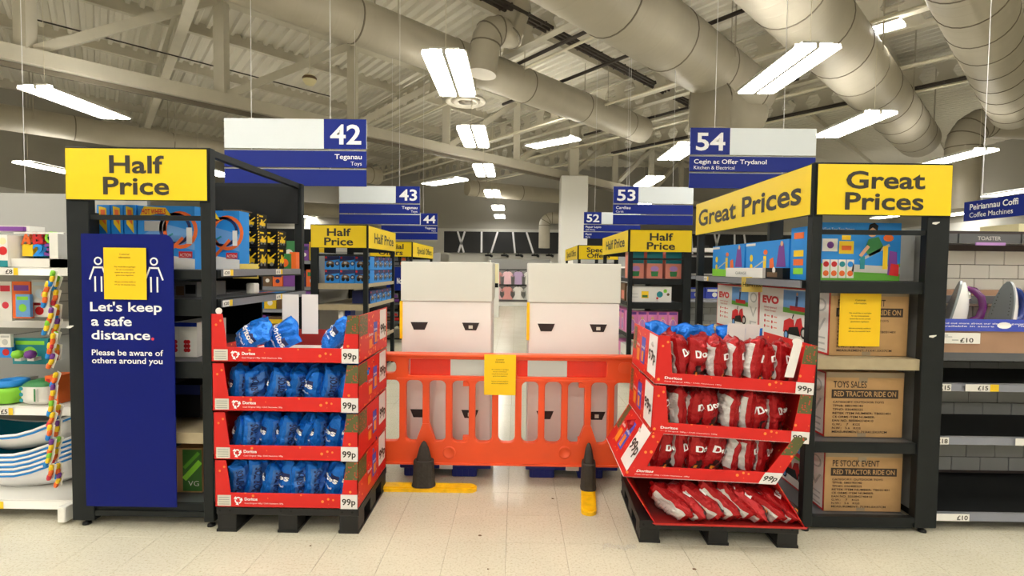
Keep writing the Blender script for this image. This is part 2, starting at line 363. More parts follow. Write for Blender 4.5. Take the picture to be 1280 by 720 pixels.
# ---------------------------------------------------------------- ducts (things)
def duct(label, px, py, z, ang, D_, t0, t1, seams=1.5, name='air_duct', spiral=True):
    d = Vector((math.sin(R(ang)), math.cos(R(ang)), 0)); p = atz(px, py, z)
    l, h = fit(p, d); t0 = max(t0, l); t1 = min(t1, h); a = p+d*t0; b = p+d*t1
    o = thing(name, label, 'duct', (p.x, p.y, z))
    n = max(2, int((t1-t0)/.5)); path = [a+(b-a)*i/n for i in range(n+1)]
    MB().tube(path, D_/2, 'duct', n=28).build('casing', o)
    x = t0+.4
    while x < t1: MB().tube([p+d*(x-.012), p+d*(x+.012)], D_/2+.008, 'duct_seam', n=28).build('seam', o); x += seams
    m = MB(); x = t0+.3
    while x < t1-.1 and spiral:
        m.tube([p+d*(x-.04), p+d*x, p+d*(x+.04)], [D_/2-.002, D_/2+.004, D_/2-.002], 'duct', n=28, cap=False); x += .3
    if spiral: m.build('rib', o)['kind'] = 'stuff'
    x = t0+1
    while x < t1-.5:
        for sd in (-1, 1):
            s_ = Vector((d.y, -d.x, 0))*sd*D_*.5; MB().bar(p+d*x+s_, Vector(((p+d*x+s_).x, (p+d*x+s_).y, 6.61)), .02, .02, 'duct').build('hanger', o)
        x += 3
    return o, p, d
duct('large cream duct running from the top centre down behind the aisle 54 sign', 850, 58, 5.0, 43, .98, -12, 3.2, 1.6)
duct('large cream ribbed duct in the upper right, banded with dark seams', 1078, 93, 5.0, 44.5, .95, -8, 6.5, 1.2)
duct('cream duct crossing the top right corner with toothed seams', 1250, 90, 5.0, 46.5, .82, -6, 3.2, .9)
duct('long cream duct running above the first double light over the central aisle', 640, 101, 5.3, 43.5, .7, -10, 5.2, 2.0)
duct('cream duct low in the upper left, behind the leftmost double light', 40, 152, 4.9, 41.5, .62, -4, 10, 2.2, spiral=False)
duct('short cream duct behind the aisle 42 sign', 395, 262, 4.0, 60, .62, -3, 3, 2.0, spiral=False)
duct('thin cream duct far back above the black banner', 640, 240, 4.5, 60, .6, -2, 3.6, 2, spiral=False)
def curve_duct(label, pts, r):
    o = thing('duct_elbow', label, 'duct', pts[0]); P = [Vector(p) for p in pts]
    MB().tube(P, r, 'duct', n=20).build('casing', o)
    for i in range(1, len(P)-1, 2):
        dd = (P[i+1]-P[i-1]).normalized(); MB().tube([P[i]-dd*.012, P[i]+dd*.012], r+.01, 'duct_seam', n=20).build('seam', o)
    a = max(P, key=lambda q: q.z); MB().bar(a, Vector((a.x, a.y, 6.62)), .02, .02, 'duct').build('hanger', o)
def arc(c, r, a0, a1, ax, n=8):
    return [c+ax*(r*math.cos(R(a0+(a1-a0)*i/n)))+Vector((0, 0, r*math.sin(R(a0+(a1-a0)*i/n)))) for i in range(n+1)]
c = at(1236, 185, 13); curve_duct('cream duct elbow dropping down beside the top right duct', [c+Vector((1.6, 0, .55))]+arc(c, .62, 90, 180, Vector((1, 0, 0)))+[c+Vector((-.62, 0, -1.5))], .36)
c = at(625, 62, 9.3); curve_duct('small duct elbow rising from the duct above the central aisle', [c+Vector((.3, .3, .9))]+arc(c, .3, 60, 180, Vector((.8, .6, 0)), 6)+[c+Vector((-.3, -.2, -.5))], .25)
c = at(892, 142, 9.5); curve_duct('round drum shaped duct branch behind the aisle 54 sign', [c+Vector((-.1, -.1, -.35)), c+Vector((-.1, -.1, .25)), c+Vector((.6, .8, .3)), c+Vector((1.2, 1.2, .3))], .36)
c = at(690, 282, 21); curve_duct('small duct elbow left of the white column', [c+Vector((.6, 0, .3))]+arc(c, .3, 90, 180, Vector((1, 0, 0)), 6)+[c+Vector((-.3, 0, -.9))], .22)
# conduits, cable trays, pipes
def run(name, label, cat, px, py, z, d, t0, t1, r, k, n=6):
    p = atz(px, py, z); l, h = fit(p, d); a = p+d*max(t0, l); b = p+d*min(t1, h); o = MB().tube([a, b], r, k, n=n)
    return tag(o.build(name), label, cat)
for px, py, z, s_ in ((1117, 87, 5.3, 'crossing left of the top right duct'), (1000, 145, 5.3, 'behind the light over the aisle 54 sign'), (760, 130, 5.4, 'between the two big ducts, nearer'), (700, 65, 5.5, 'between the two big ducts, farther left'), (860, 150, 5.3, 'just above the aisle 54 sign')):
    run('conduit', 'thin cream conduit '+s_, 'pipe', px, py, z, dB, -14, 14, .03, 'conduit')
for px, py, z, s_ in ((685, 62, 5.6, 'left of the white column'), (745, 85, 5.6, 'above the long central duct'), (840, 140, 5.6, 'ending behind the big central duct')):
    run('sprinkler_pipe', 'thin dark pipe '+s_, 'pipe', px, py, z, dB, -3.2, 3.2, .035, 'dark_pipe')
run('sprinkler_pipe', 'thin dark pipe with two heads in the upper left', 'pipe', 150, 52, 5.4, dA, -1.2, 4, .013, 'dark_pipe')
def tray(label, px, py, z, t0, t1, d=dA):
    p = atz(px, py, z); s_ = Vector((d.y, -d.x, 0)); m = MB(); a, b = p+d*t0, p+d*t1
    for k in (-.1, 0, .1): m.bar(a+s_*k, b+s_*k, .035, .05, 'dark_pipe')
    x = t0
    while x < t1: m.bar(p+d*x-s_*.16, p+d*x+s_*.16, .03, .03, 'dark_pipe'); x += .45
    tag(m.build('cable_tray'), label, 'cable tray')
tray('dark cable tray between the central duct and the big middle duct', 745, 68, 5.9, -4.5, 5)
tray('dark cable tray in the right part of the ceiling', 1150, 110, 5.6, -9, 9, dB)
# bubble detector, diffuser
p = at(387, 100, 9); o = thing('smoke_detector', 'small yellow ball shaped sensor hanging above the aisle 42 sign', 'sensor', p)
MB().lathe([(0, -.1), (.07, -.08), (.11, -.02), (.115, .02), (.09, .07), (0, .1)], 'cream', n=16, T=Matrix.Translation(p)).build('ball', o)
MB().tube([p+Vector((0, 0, .09)), Vector((p.x, p.y, 6.6))], .006, 'conduit', n=4).build('wire', o)
MB().lathe([(.112, .0), (.12, .03), (.1, .055)], 'brown', n=16, T=Matrix.Translation(p)).build('band', o)
p = at(582, 128, 10); o = thing('air_diffuser', 'round cream air diffuser hanging just beyond the first double light', 'air vent', p); T_ = Matrix.Translation(p)
MB().lathe([(.36, .06), (.4, .02), (.36, -.01), (.28, .03)], 'duct', n=24, T=T_).build('outer_ring', o)
MB().lathe([(.24, .06), (.27, .0), (.2, -.02), (.16, .03)], 'duct', n=24, T=T_).build('inner_ring', o)
MB().lathe([(.12, .06), (.13, -.01), (0, -.03)], 'duct_seam', n=24, T=T_).build('hub', o)
MB().lathe([(.2, .06), (.2, .8)], 'duct', n=24, T=T_).build('neck', o)
# ---------------------------------------------------------------- fluorescent lights
def lamp_proto():
    o = thing('ceiling_light', 'x', 'ceiling light', (0, 0, 0), 'double fluorescent lights hung from the roof')
    m = MB(); m.box(-.165, .165, -.75, .75, .03, .05, 'white_paint')
    for s_ in (-1, 1): m.add([(s_*.24, -.75, .03), (s_*.24, .75, .03), (s_*.255, .75, -.02), (s_*.255, -.75, -.02)], [(0, 1, 2, 3)], 'white_paint')
    m.box(-.02, .02, -.75, .75, -.02, .03, 'white_paint'); m.build('housing', o, world=False)
    for s_ in (-1, 1):
        m = MB(); x0, x1 = (.035, .225) if s_ > 0 else (-.225, -.035)
        m.box(x0, x1, -.735, .735, -.02, .028, 'diffuser'); m.build('diffuser', o, world=False)
    for y in (-.6, .6): m = MB(); m.tube([(0, y, .05), (0, y, 2.74)], .004, 'conduit', n=4); m.build('suspension_wire', o, world=False); return o
LP = lamp_proto(); used = False
def lampat(p, label, rz=0):
    global used
    o = dup(LP) if used else LP
    used = True; o.location = p; o.rotation_euler = (0, 0, rz); o['label'] = label; return o
cen = [(565, 95), (593, 172), (606, 213.5), (616, 242.5), (623, 260), (625, 271), (628, 282)]
for i, (px, py) in enumerate(cen): lampat(atz(px, py, 3.85), ORD[i]+' double light from the front in the row above the central aisle')
for px, py, s_ in ((978, 90, 'large, right above the aisle 54 sign'), (848, 190, 'left of the aisle 54 sign'), (810, 227, 'just above the aisle 53 sign'), (800, 258, 'small, hidden beside the aisle 53 sign')):
    lampat(atz(px, py, 3.85), 'double light '+s_)
for px, py, s_ in ((100, 130, 'large, alone in the upper left corner'), (265, 214, 'right of the left Half Price header'), (62, 210, 'left of the left Half Price header'), (22, 233, 'low at the left edge of the picture'), (384, 271, 'small, between the two left Half Price headers'),
                   (1062, 157, 'upper right, crossing the big ribbed duct'), (1193, 197, 'above the right end of the Great Prices header'), (1262, 241, 'above the coffee machines sign'), (1108, 271, 'seen under the Great Prices header'), (1195, 268, 'right of the Great Prices header, left of the coffee machines sign'), (1222, 290, 'tiny, under the coffee machines sign'), (1145, 284, 'tiny, behind the right post of the Great Prices stand')):
    lampat(atz(px, py, 3.85), 'double ceiling light '+s_)
lampat(at(690, 178, 14), 'single long light left of the white column', R(48)); lampat(at(555, 227, 15), 'single long light above the aisle 43 sign', R(48)); lampat(at(1101, 35, 9), 'short high light at the top right between two big ducts', R(42)).scale = (.8, .4, 1)
bpy.data.objects['ceiling_light'].name  # prototype placed first
for X, s1 in ((-9.5, 'far left'), (-6.3, 'left'), (-3.5, 'inner left'), (-.79, 'central'), (3.35, 'inner right'), (6.3, 'right'), (9.5, 'far right')):
    for Y, s2 in ((-4.4, 'farthest behind'), (-.7, 'just behind'), (2.6, 'right above')): lampat((X, Y, 3.85), '%s double light outside the picture, %s the viewpoint' % (s1, s2))
# ---------------------------------------------------------------- aisle signs
SL = {'42': 'large aisle sign 42 for toys, nearest on the left', '43': 'middle sized aisle sign 43 for toys, second on the left', '44': 'smallest left aisle sign 44, behind sign 43', '54': 'large aisle sign 54 for kitchen and electrical, nearest on the right', '53': 'middle sized aisle sign 53 for cards', '52': 'smallest right aisle sign 52 for gift wrap and party'}
def aisle_sign(num, side, Y, pxl, pxr, pyt, w1, w2, w3=None, w4=None):
    a = at(pxl, pyt, Y); x0 = a.x; x1 = at(pxr, pyt, Y).x; zt = a.z; hu = .26; hs = .145; g = .018
    o = thing('aisle_sign', SL[num], 'sign', ((x0+x1)/2, Y, zt-hu-2*hs-2*g), 'hanging aisle signs')
    bw = .375 if side == 'R' else .39
    m = MB(); bx0, bx1 = (x1-bw, x1) if side == 'R' else (x0, x0+bw)
    m.box(x0, x1, Y, Y+.012, zt-hu, zt, 'sign_white'); 
    F = Face(m, 'front', bx0, bx1, zt-hu, zt, Y); F.rect(0, 0, 1, 1, 'blue_sign'); b = m.build('number_board', o)
    m = MB(); F = Face(m, 'front', bx0, bx1, zt-hu, zt, Y); F.text(num, .15, .17, .66, 'letter_white', 3, x1=.88, bold=.02); m.build('lettering', b)
    z = zt-hu
    for r_, (ta, tb) in enumerate(((w1, w2), (w3, w4))):
        z1 = z-g; z = z1-hs; m = MB(); m.box(x0, x1, Y, Y+.01, z, z1, 'blue_sign'); b = m.build('strip_board', o)
        m = MB(); m.box(x0, x1, Y-.004, Y+.014, z1, z1+.006, 'ltgrey'); m.build('board_edge', o)
        if ta:
            m = MB(); F = Face(m, 'front', x0, x1, z, z1, Y); xr = .968; xl = .035
            kw = dict(right=xr) if side == 'R' else {}
            F.text(ta, xl, .52, .3, 'letter_white', 2, bold=.012, squash=1.2, **kw); F.text(tb, xl, .14, .24, 'letter_white', 2, squash=1.05, **kw); m.build('lettering', b)
    for x in (x0+.24, x1-.32): MB().tube([(x, Y+.005, zt-hu-2*hs), (x, Y+.005, 6.61)], .003, 'letter_white', n=4).build('hanging_wire', o)
    return o
aisle_sign('42', 'R', 4.65, 280, 458, 147.5, 'Teganau', 'Toys'); aisle_sign('43', 'R', 8.15, 424, 525, 232, 'Teganau', 'Toys'); aisle_sign('44', 'R', 11.7, 476.5, 547, 266, 'Teganau', 'Toys')
aisle_sign('54', 'L', 5.2, 863, 1021, 159.5, 'Cegin ac Offer Trydanol', 'Kitchen & Electrical'); aisle_sign('53', 'L', 8.23, 767, 867, 233, 'Cardiau', 'Cards'); aisle_sign('52', 'L', 11.7, 730, 801, 265, 'Papur Lapio', 'Gift Wrap', 'Parti', 'Party')
def side_sign(label, side, px, Yfar, Ynear, ztop, h, ta, tb):
    p = at(px, 260, Yfar); X = p.x; m = MB(); o = thing('category_sign', label, 'sign', (X, (Yfar+Ynear)/2, ztop-h))
    m.box(X-.006, X+.006, Ynear, Yfar, ztop-h, ztop, 'blue_sign'); b = m.build('board', o); m = MB()
    if side == 'L': F = Face(m, 'right', Ynear, Yfar, ztop-h, ztop, X+.006); F.text(ta, .02, .54, .3, 'letter_white', 2, right=.95, bold=.02); F.text(tb, .02, .12, .28, 'letter_white', 2, right=.95)
    else: F = Face(m, 'left', Yfar, Ynear, ztop-h, ztop, X-.006); F.text(ta, .05, .56, .3, 'letter_white', 2, bold=.02); F.text(tb, .05, .16, .26, 'letter_white', 2)
    m.build('lettering', b); 
    for y in (Ynear+.15, Yfar-.15): MB().tube([(X, y, ztop), (X, y, 6.61)], .003, 'letter_white', n=4).build('hanging_wire', o)
side_sign("blue hanging sign for outdoor toys at the left edge of the picture", 'L', 51.5, 4.7, 3.6, at(51, 251, 4.7).z, .152, "Teganau'r Awyr Agored", "Outdoor Toys")
side_sign("blue hanging sign for coffee machines at the right edge", 'R', 1206, 4.2, 3.1, at(1206, 253, 4.2).z, .15, "Peiriannau Coffi", "Coffee Machines")
# ---------------------------------------------------------------- promo stands
def notice(label, x0, x1, y, z0, z1, tilt=0):
    o = thing('paper_notice', label, 'notice', ((x0+x1)/2, y, z0)); m = MB(); m.box(x0, x1, y-.001, y, z0, z1, 'notice'); s_ = m.build('sheet', o)
    m = MB(); F = Face(m, 'front', x0, x1, z0, z1, y-.001)
    F.text('Customer', 0, .86, .035, 'noticeink', 1, center=.5, bold=.01); F.text('information.', 0, .8, .035, 'noticeink', 1, center=.5, bold=.01)
    for i, t in enumerate(('We would like to apologise', 'for any inconvenience', 'caused due to the current', 'government legislation.')): F.text(t, 0, .62-.054*i, .027, 'noticeink', 1, center=.5, bold=.012)
    for i, t in enumerate(('We are currently unable to', 'sell any non-essential items.')): F.text(t, 0, .33-.054*i, .027, 'noticeink', 1, center=.5, bold=.012)
    m.build('lettering', s_); o.rotation_euler = (0, tilt, 0); return o
def promo(label, x0, x1, yf, yb, zt, hh, lines, inner, side_text=None, shelves=(), back=None, wide=.12, thin=.055, side_panel=True):
    """x0..x1 front; inner='R' means the aisle is on the right side"""
    o = thing('promotion_stand', label, 'display stand', ((x0+x1)/2, (yf+yb)/2, 0), 'promotion stands at the gondola ends')
    zf = .03; K = 'steel_black'
    xi, xo = (x1, x0) if inner == 'R' else (x0, x1); sgn = 1 if inner == 'R' else -1
    def post(xa, w_, y, z1): MB().box(min(xa, xa-sgn*w_) if w_ > 0 else xa, max(xa, xa-sgn*w_), y, y+.05, zf, z1, K, b=.003).build('post', o)
    post(xi, thin, yf, zt); post(xi, thin, yb-.05, zt); 
    MB().box(min(xo, xo+sgn*wide), max(xo, xo+sgn*wide), yf, yf+.05, zf, zt, K, b=.003).build('post', o)
    MB().box(min(xo, xo+sgn*wide), max(xo, xo+sgn*wide), yb-.05, yb, zf, zt, K, b=.003).build('post', o)
    for x in (xi-sgn*thin/2, xo+sgn*wide/2):
        for y in (yf+.025, yb-.025): MB().lathe([(0, 0), (.022, 0), (.02, .012), (.008, .015), (.008, .035)], 'black', n=10, T=Matrix.Translation((x, y, 0))).build('levelling_foot', o)
    for y in (yf, yb-.05): MB().box(x0+.01, x1-.01, y+.005, y+.045, zt-.03, zt, K).build('top_rail', o)
    for x in (xi-sgn*thin, xo): MB().box(min(x, x+sgn*.04), max(x, x+sgn*.04), yf+.05, yb-.05, zt-.035, zt, K).build('top_rail', o)
    iw0, iw1 = (x0+wide, x1-thin) if inner == 'R' else (x0+thin, x1-wide)
    MB().box(iw0, iw1, yf+.01, yf+.04, zt-hh-.1, zt-hh-.075, K).build('cross_rail', o)
    # outer side shelf-wall: perforated upright panel
    m = MB(); 
    if inner == 'R': m.box(x0+.005, x0+.02, yf+.05, yb-.05, .06, zt-hh-.05, 'panel_grey' if back == 'grey' else K)
    else: m.box(x1-.02, x1-.005, yf+.05, yb-.05, .06, zt-hh-.05, 'panel_grey' if back in ('grey', None) else K)
    m.build('end_panel', o)
    if back == 'dark' and label.startswith('tall'): MB().box(x0+.02, x1-.3, yb-.07, yb-.055, .06, 1.36, 'steel_dark').build('rear_panel', o)
    if back: MB().box(x0+.02, x1-.02, yb-.07, yb-.055, zt-hh-.02, zt-.03, 'steel_dark').build('header_panel', o)
    # front header
    m = MB(); m.box(x0+.012, x1-.008, yf-.012, yf-.002, zt-hh, zt-.008, K); b = m.build('header_sign', o)
    m = MB(); F = Face(m, 'front', x0+.014, x1-.01, zt-hh+.004, zt-.012, yf-.012); F.rect(0, 0, 1, 1, 'yellow')
    if len(lines) == 2: F.text(lines[0], 0, .53, .345, 'ink', 3, center=.505, bold=.022, squash=1.38); F.text(lines[1], 0, .11, .345, 'ink', 3, center=.5, bold=.022, squash=1.38)
    m.build('yellow_print', b)
    if side_text:
        X = xi+sgn*.002; m = MB(); m.box(min(X, X+sgn*.01), max(X, X+sgn*.01), yf+.0, yb, zt-hh, zt-.008, K); b = m.build('header_sign', o)
        m = MB(); F = Face(m, 'right', yf+.004, yb-.004, zt-hh+.004, zt-.012, X+.01) if inner == 'R' else Face(m, 'left', yb-.004, yf+.004, zt-hh+.004, zt-.012, X-.01)
        F.rect(0, 0, 1, 1, 'yellow'); F.text(side_text, *((.04, .27, .5, 'ink', 3) if side_text[0] == 'G' else (.18, .27, .48, 'ink', 3)), x1=.95 if side_text[0] == 'G' else .9, bold=.022); m.build('yellow_print', b)
    for z, th, k in shelves:
        m = MB(); m.box(iw0+.001, iw1-.001, yf+.03, yb-.06, z-.015, z, 'shelf_grey' if k != 'shelf_beige' else k); m.box(iw0, iw1, yf+.015, yf+.03, z-th, z, k)
        x = xi-sgn*thin if False else xi-sgn*.012; m.box(min(x, x+sgn*.012), max(x, x+sgn*.012), yf+.06, yb-.06, z-.045, z, k); m.build('shelf', o)
    MB().box(iw0, iw1, yf+.005, yf+.04, .055, .085, K).build('base_rail', o)
    MB().box(min(xi-sgn*.04, xi), max(xi-sgn*.04, xi), yf+.05, yb-.05, .055, .085, K).build('base_rail', o)
    return o
HH = .285
AX0, AX1, AYF, AYB = -2.415, -1.637, 2.8, 4.04
AS = ((1.41, .05, 'steel_black'), (1.25, .09, 'steel_black'), (.91, .09, 'steel_black'), (.52, .06, 'shelf_beige'), (.127, .045, 'steel_black'))
promo('tall black promotion stand at left with Half Price header and blue poster', AX0, AX1, AYF, AYB, 2.06, HH, ('Half', 'Price'), 'R', None, AS, 'dark')
EX0, EX1, EYF, EYB = 1.60, 2.34, 2.86, 4.68
ES = ((1.39, .065, 'steel_black'), (.965, .06, 'shelf_beige'), (.50, .06, 'steel_black'), (.07, .05, 'steel_black'))
promo('tall black promotion stand at right with Great Prices headers and brown cartons', EX0, EX1, EYF, EYB, 2.03, HH, ('Great', 'Prices'), 'L', 'Great Prices', ES, None)
BX0, BX1 = -2.52, -1.82
promo('black promotion stand with Half Price headers behind the blue bags', BX0, BX1, 6.4, 7.84, 1.94, HH, ('Half', 'Price'), 'R', 'Half Price', ((1.22, .07, 'shelf_beige'), (.96, .07, 'shelf_beige'), (.5, .07, 'shelf_beige'), (.12, .05, 'steel_black')), 'grey', wide=.09)
promo('far left promotion stand with Special Offers headers', -2.75, -1.95, 9.8, 12.2, 1.9, HH, ('Special', 'Offers'), 'R', 'Special Offers', ((1.45, .04, 'shelf_grey'), (1.1, .04, 'shelf_grey'), (.75, .04, 'shelf_grey'), (.4, .04, 'shelf_grey')), 'dark', wide=.08)
DX0, DX1 = 1.41, 2.2
promo('black promotion stand with Half Price headers behind the barrier at right', DX0, DX1, 6.6, 8.55, 1.94, HH, ('Half', 'Price'), 'L', 'Half Price', ((1.32, .07, 'steel_black'), (1.02, .08, 'steel_black'), (.62, .07, 'steel_black'), (.12, .05, 'steel_black')), 'dark', wide=.1)
promo('far right promotion stand with Special Offers headers', 1.22, 2.02, 10.4, 13, 1.9, HH, ('Special', 'Offers'), 'L', 'Special Offers', ((1.3, .05, 'steel_black'), (.9, .05, 'steel_black')), None, wide=.08)
# ---------------------------------------------------------------- blue distance poster
o = thing('distance_poster', 'tall blue poster reading Let\'s keep a safe distance on the left stand', 'poster', (-2.07, 2.78, .1)); 
px0 = at(101, 295, 2.765).x; px1 = at(216, 295, 2.765).x; zt_ = at(160, 292.5, 2.765).z; zb_ = .128
W_ = px1-px0; H_ = zt_-zb_; rr = .05
pts = [(0, 0), (W_, 0)]+[(W_-rr+rr*math.cos(R(a)), H_-rr+rr*math.sin(R(a))) for a in range(0, 91, 15)]+[(0, H_)]
m = MB(); T_ = Matrix(((1, 0, 0, px0), (0, 0, 1, 2.765), (0, 1, 0, zb_), (0, 0, 0, 1))); m.prism(pts, .006, 'blue_stand', T_); b = m.build('board', o)
m = MB(); F = Face(m, 'front', px0, px1, zb_, zt_, 2.765)
def yf_(py): return (634-py)/(634-292.5)
def xf_(px): return (px-101-(0))/115.
F.text("Let's keep", xf_(111), yf_(388), .034, 'letter_white', 1, x1=xf_(201), bold=.018); F.text('a safe', xf_(112), yf_(406), .034, 'letter_white', 1, x1=xf_(163), bold=.018); F.text('distance', xf_(112), yf_(423), .034, 'letter_white', 1, x1=xf_(186), bold=.018)
F.disc(xf_(189), yf_(422), .008, 'dotred', 1)
F.text('Please be aware of', xf_(112), yf_(443), .0215, 'letter_white', 1, x1=xf_(202), bold=.012); F.text('others around you', xf_(112), yf_(453), .0215, 'letter_white', 1, x1=xf_(201), bold=.012)
for cx, s_ in ((122, 1), (192, -1)):
    F.ring(xf_(cx), yf_(326), .022, .008, 'letter_white', 1)
    F.line(xf_(cx-5), yf_(334), xf_(cx+5), yf_(334), .009, 'letter_white'); F.line(xf_(cx-5), yf_(333), xf_(cx-11), yf_(349), .009, 'letter_white'); F.line(xf_(cx+5), yf_(333), xf_(cx+11), yf_(349), .009, 'letter_white')
    F.line(xf_(cx-4), yf_(345), xf_(cx-4), yf_(364), .009, 'letter_white'); F.line(xf_(cx+4), yf_(345), xf_(cx+4), yf_(364), .009, 'letter_white')
m.build('lettering', b)
def nrect(x0, y0, x1, y1, Y): a = at(x0, y1, Y); b_ = at(x1, y0, Y); return a.x, b_.x, a.z, b_.z
a, b_, c_, d_ = nrect(130.5, 310, 182.5, 374, 2.755); notice('yellow customer notice taped to the blue distance poster', a, b_, 2.755, c_, d_)
# ---------------------------------------------------------------- orange barrier
BY = 3.42
def rrect(x0, x1, z0, z1, r, n=4, rb=None):
    P = []
    rb = rb if rb is not None else r
    for cx, cz, a, q in ((x1-r, z1-r, 0, r), (x0+r, z1-r, 90, r), (x0+rb, z0+rb, 180, rb), (x1-rb, z0+rb, 270, rb)):
        for i in range(n+1): t = R(a+90*i/n); P.append((cx+q*math.cos(t), cz+q*math.sin(t)))
    return P
def cutplate(name, outer, holes, y, th, k, parent, bev=.004):
    cu = bpy.data.curves.new('c', 'CURVE'); cu.dimensions = '2D'; cu.fill_mode = 'BOTH'; cu.extrude = th/2-bev; cu.bevel_depth = bev; cu.bevel_resolution = 1; cu.offset = -bev
    for pts in [outer]+holes:
        sp = cu.splines.new('POLY'); sp.points.add(len(pts)-1); sp.use_cyclic_u = True
        for p_, q in zip(sp.points, pts): p_.co = (q[0], q[1], 0, 1)
    ob = bpy.data.objects.new('c', cu); COL.objects.link(ob); bpy.context.view_layer.update()
    me = bpy.data.meshes.new_from_object(ob.evaluated_get(bpy.context.evaluated_depsgraph_get())); mb = MB()
    mb.add([(v_.co.x, y+v_.co.z, v_.co.y) for v_ in me.vertices], [tuple(p_.vertices)[::-1] for p_ in me.polygons], k)
    bpy.data.objects.remove(ob); bpy.data.curves.remove(cu); bpy.data.meshes.remove(me)
    return mb.build(name, parent)
def bx(px): return at(px, 500, BY).x
zT, zM0, zM1, zS0, zS1, zB = at(640, 444, BY).z, at(640, 449, BY).z, at(640, 471, BY).z, at(640, 476, BY).z, at(640, 552, BY).z, at(640, 580, BY).z
bar_o = thing('safety_barrier', 'orange plastic chapter barrier closing off the aisle', 'barrier', (bx(634), BY, 0))
bc = [bx(504+28.8*i) for i in range(10)]; xl, xr = bx(472), bx(797); hw = .021
holes = []
holes.append(rrect(xl+.03, bc[0]-hw, zS1, zS0, .03)); holes.append(rrect(bc[9]+hw, xr-.03, zS1, zS0, .03))
for i in range(9):
    a, b_ = bc[i]+hw, bc[i+1]-hw; h = rrect(a, b_, zS1, zS0, .035)
    if i in (1, 7) : pass
    holes.append(h)
holes.append(rrect(bx(480), bx(496), zM1+.0+.02, zM0-.02, .03))
for a, b_ in ((513, 604), (616, 650), (659, 757)): pass
holes.append(rrect(bx(511), bx(640), zM1+.005, zM0-.003, .012)); holes.append(rrect(bx(646), bx(757), zM1+.005, zM0-.003, .012))
pan = cutplate('panel', rrect(xl, xr, zB, zT, .02), holes, BY, .05, 'orange', bar_o, .006)
for i, (a, b_, k) in enumerate(((513, 563, 'refl_red'), (563, 612, 'refl_grey'), (612, 640, 'refl_red'), (646, 659, 'refl_red'), (659, 708, 'refl_grey'), (708, 757, 'refl_red'))):
    MB().box(bx(a), bx(b_), BY-.008, BY+.004, zM1, zM0, k).build('reflective_board', bar_o)
MB().box(xl, xr, BY-.04, BY+.04, zT-.012, zT+.008, 'orange_edge', b=.006).build('top_rail', bar_o); MB().box(bx(497), bx(768), BY-.034, BY+.034, zS0+.004, zS0+.016, 'orange_edge').build('mid_rail', bar_o)
MB().box(xl, xr, BY-.036, BY+.036, zB, zB+.012, 'orange_edge').build('bottom_rail', bar_o)
for px in (561.5, 705.5):
    p = at(px, 565.5, BY-.025); m = MB(); T_ = Matrix.Translation((p.x, BY-.025, p.z)) @ Matrix.Rotation(R(90), 4, 'X'); m.lathe([(.042, 0), (.042, .006), (.035, .01), (.03, .003), (0, .003)], 'orange_edge', n=20, T=T_); m.build('round_boss', bar_o)
p = at(782, 460, BY-.025); m = MB(); T_ = Matrix(((1, 0, 0, 0), (0, 0, 1, BY-.032), (0, 1, 0, 0), (0, 0, 0, 1))); m.prism(rrect(p.x-.045, p.x+.045, p.z-.035, p.z+.035, .025), .01, 'orange_edge', T_); m.build('hand_recess', bar_o)
for i in (2, 7):   # snap tabs on two bars
    for zz in (zS0-.02, zS1+.02): MB().box(bc[i+1]-.06, bc[i+1]-.018, BY-.02, BY+.02, zz-.016, zz+.016, 'orange').build('snap_tab', bar_o)
for px in (533, 734.5):
    x = bx(px); m = MB(); T_ = Matrix(((1, 0, 0, 0), (0, 0, 1, BY-.03), (0, 1, 0, 0), (0, 0, 0, 1))); m.prism([(x-.065, zS1-.005), (x+.065, zS1-.005), (x+.02, zS1+.12), (x-.02, zS1+.12)], .05, 'orange', T_); m.build('gusset', bar_o)
def foot(label, x, rz):
    o = thing('barrier_foot', label, 'barrier foot', (x, BY, 0), 'feet of the orange barrier', rz)
    m = MB(); n = 10; P = [(-.3+.045*math.cos(R(90+180*i/n)), .045*math.sin(R(90+180*i/n))) for i in range(n+1)]+[(.3+.045*math.cos(R(-90+180*i/n)), .045*math.sin(R(-90+180*i/n))) for i in range(n+1)]
    m.prism(P, .022, 'yellow_plastic'); m.prism([(q[0]*.96, q[1]*.8) for q in P], .03, 'yellow_plastic'); m.build('base_plate', o, world=False)
    m = MB(); v = []
    prof = [(.078, .052, .028), (.072, .049, .05), (.066, .045, .19), (.061, .042, .196), (.05, .034, .196), (.05, .034, .198), (.03, .022, .275), (.014, .012, .308), (.004, .004, .318)]
    for a, b_, z in prof: v += [(a*math.copysign(abs(math.cos(t))**.7, math.cos(t)), b_*math.copysign(abs(math.sin(t))**.7, math.sin(t))-0, z) for t in [2*math.pi*i/16 for i in range(16)]]
    f = [(r*16+i, r*16+(i+1) % 16, r*16+16+(i+1) % 16, r*16+16+i) for r in range(len(prof)-1) for i in range(16)]
    m.add(v, f[:16*4], 'rubber'); m.add(v, f[16*4:], 'rubber', sm=True); m.build('rubber_block', o, world=False); return o
f1 = foot('barrier foot with yellow base lying sideways, in front of left white bin', bx(533), 0); f1.location.y = BY-.085
f2 = foot('barrier foot with yellow base pointing at the viewer, right of centre', bx(735), R(83)); f2.location.y = BY-.075
a, b_, c_, d_ = nrect(605, 443.5, 645, 493.5, BY-.045); notice('yellow customer notice hanging over the top of the orange barrier', a, b_, BY-.045, c_, d_)
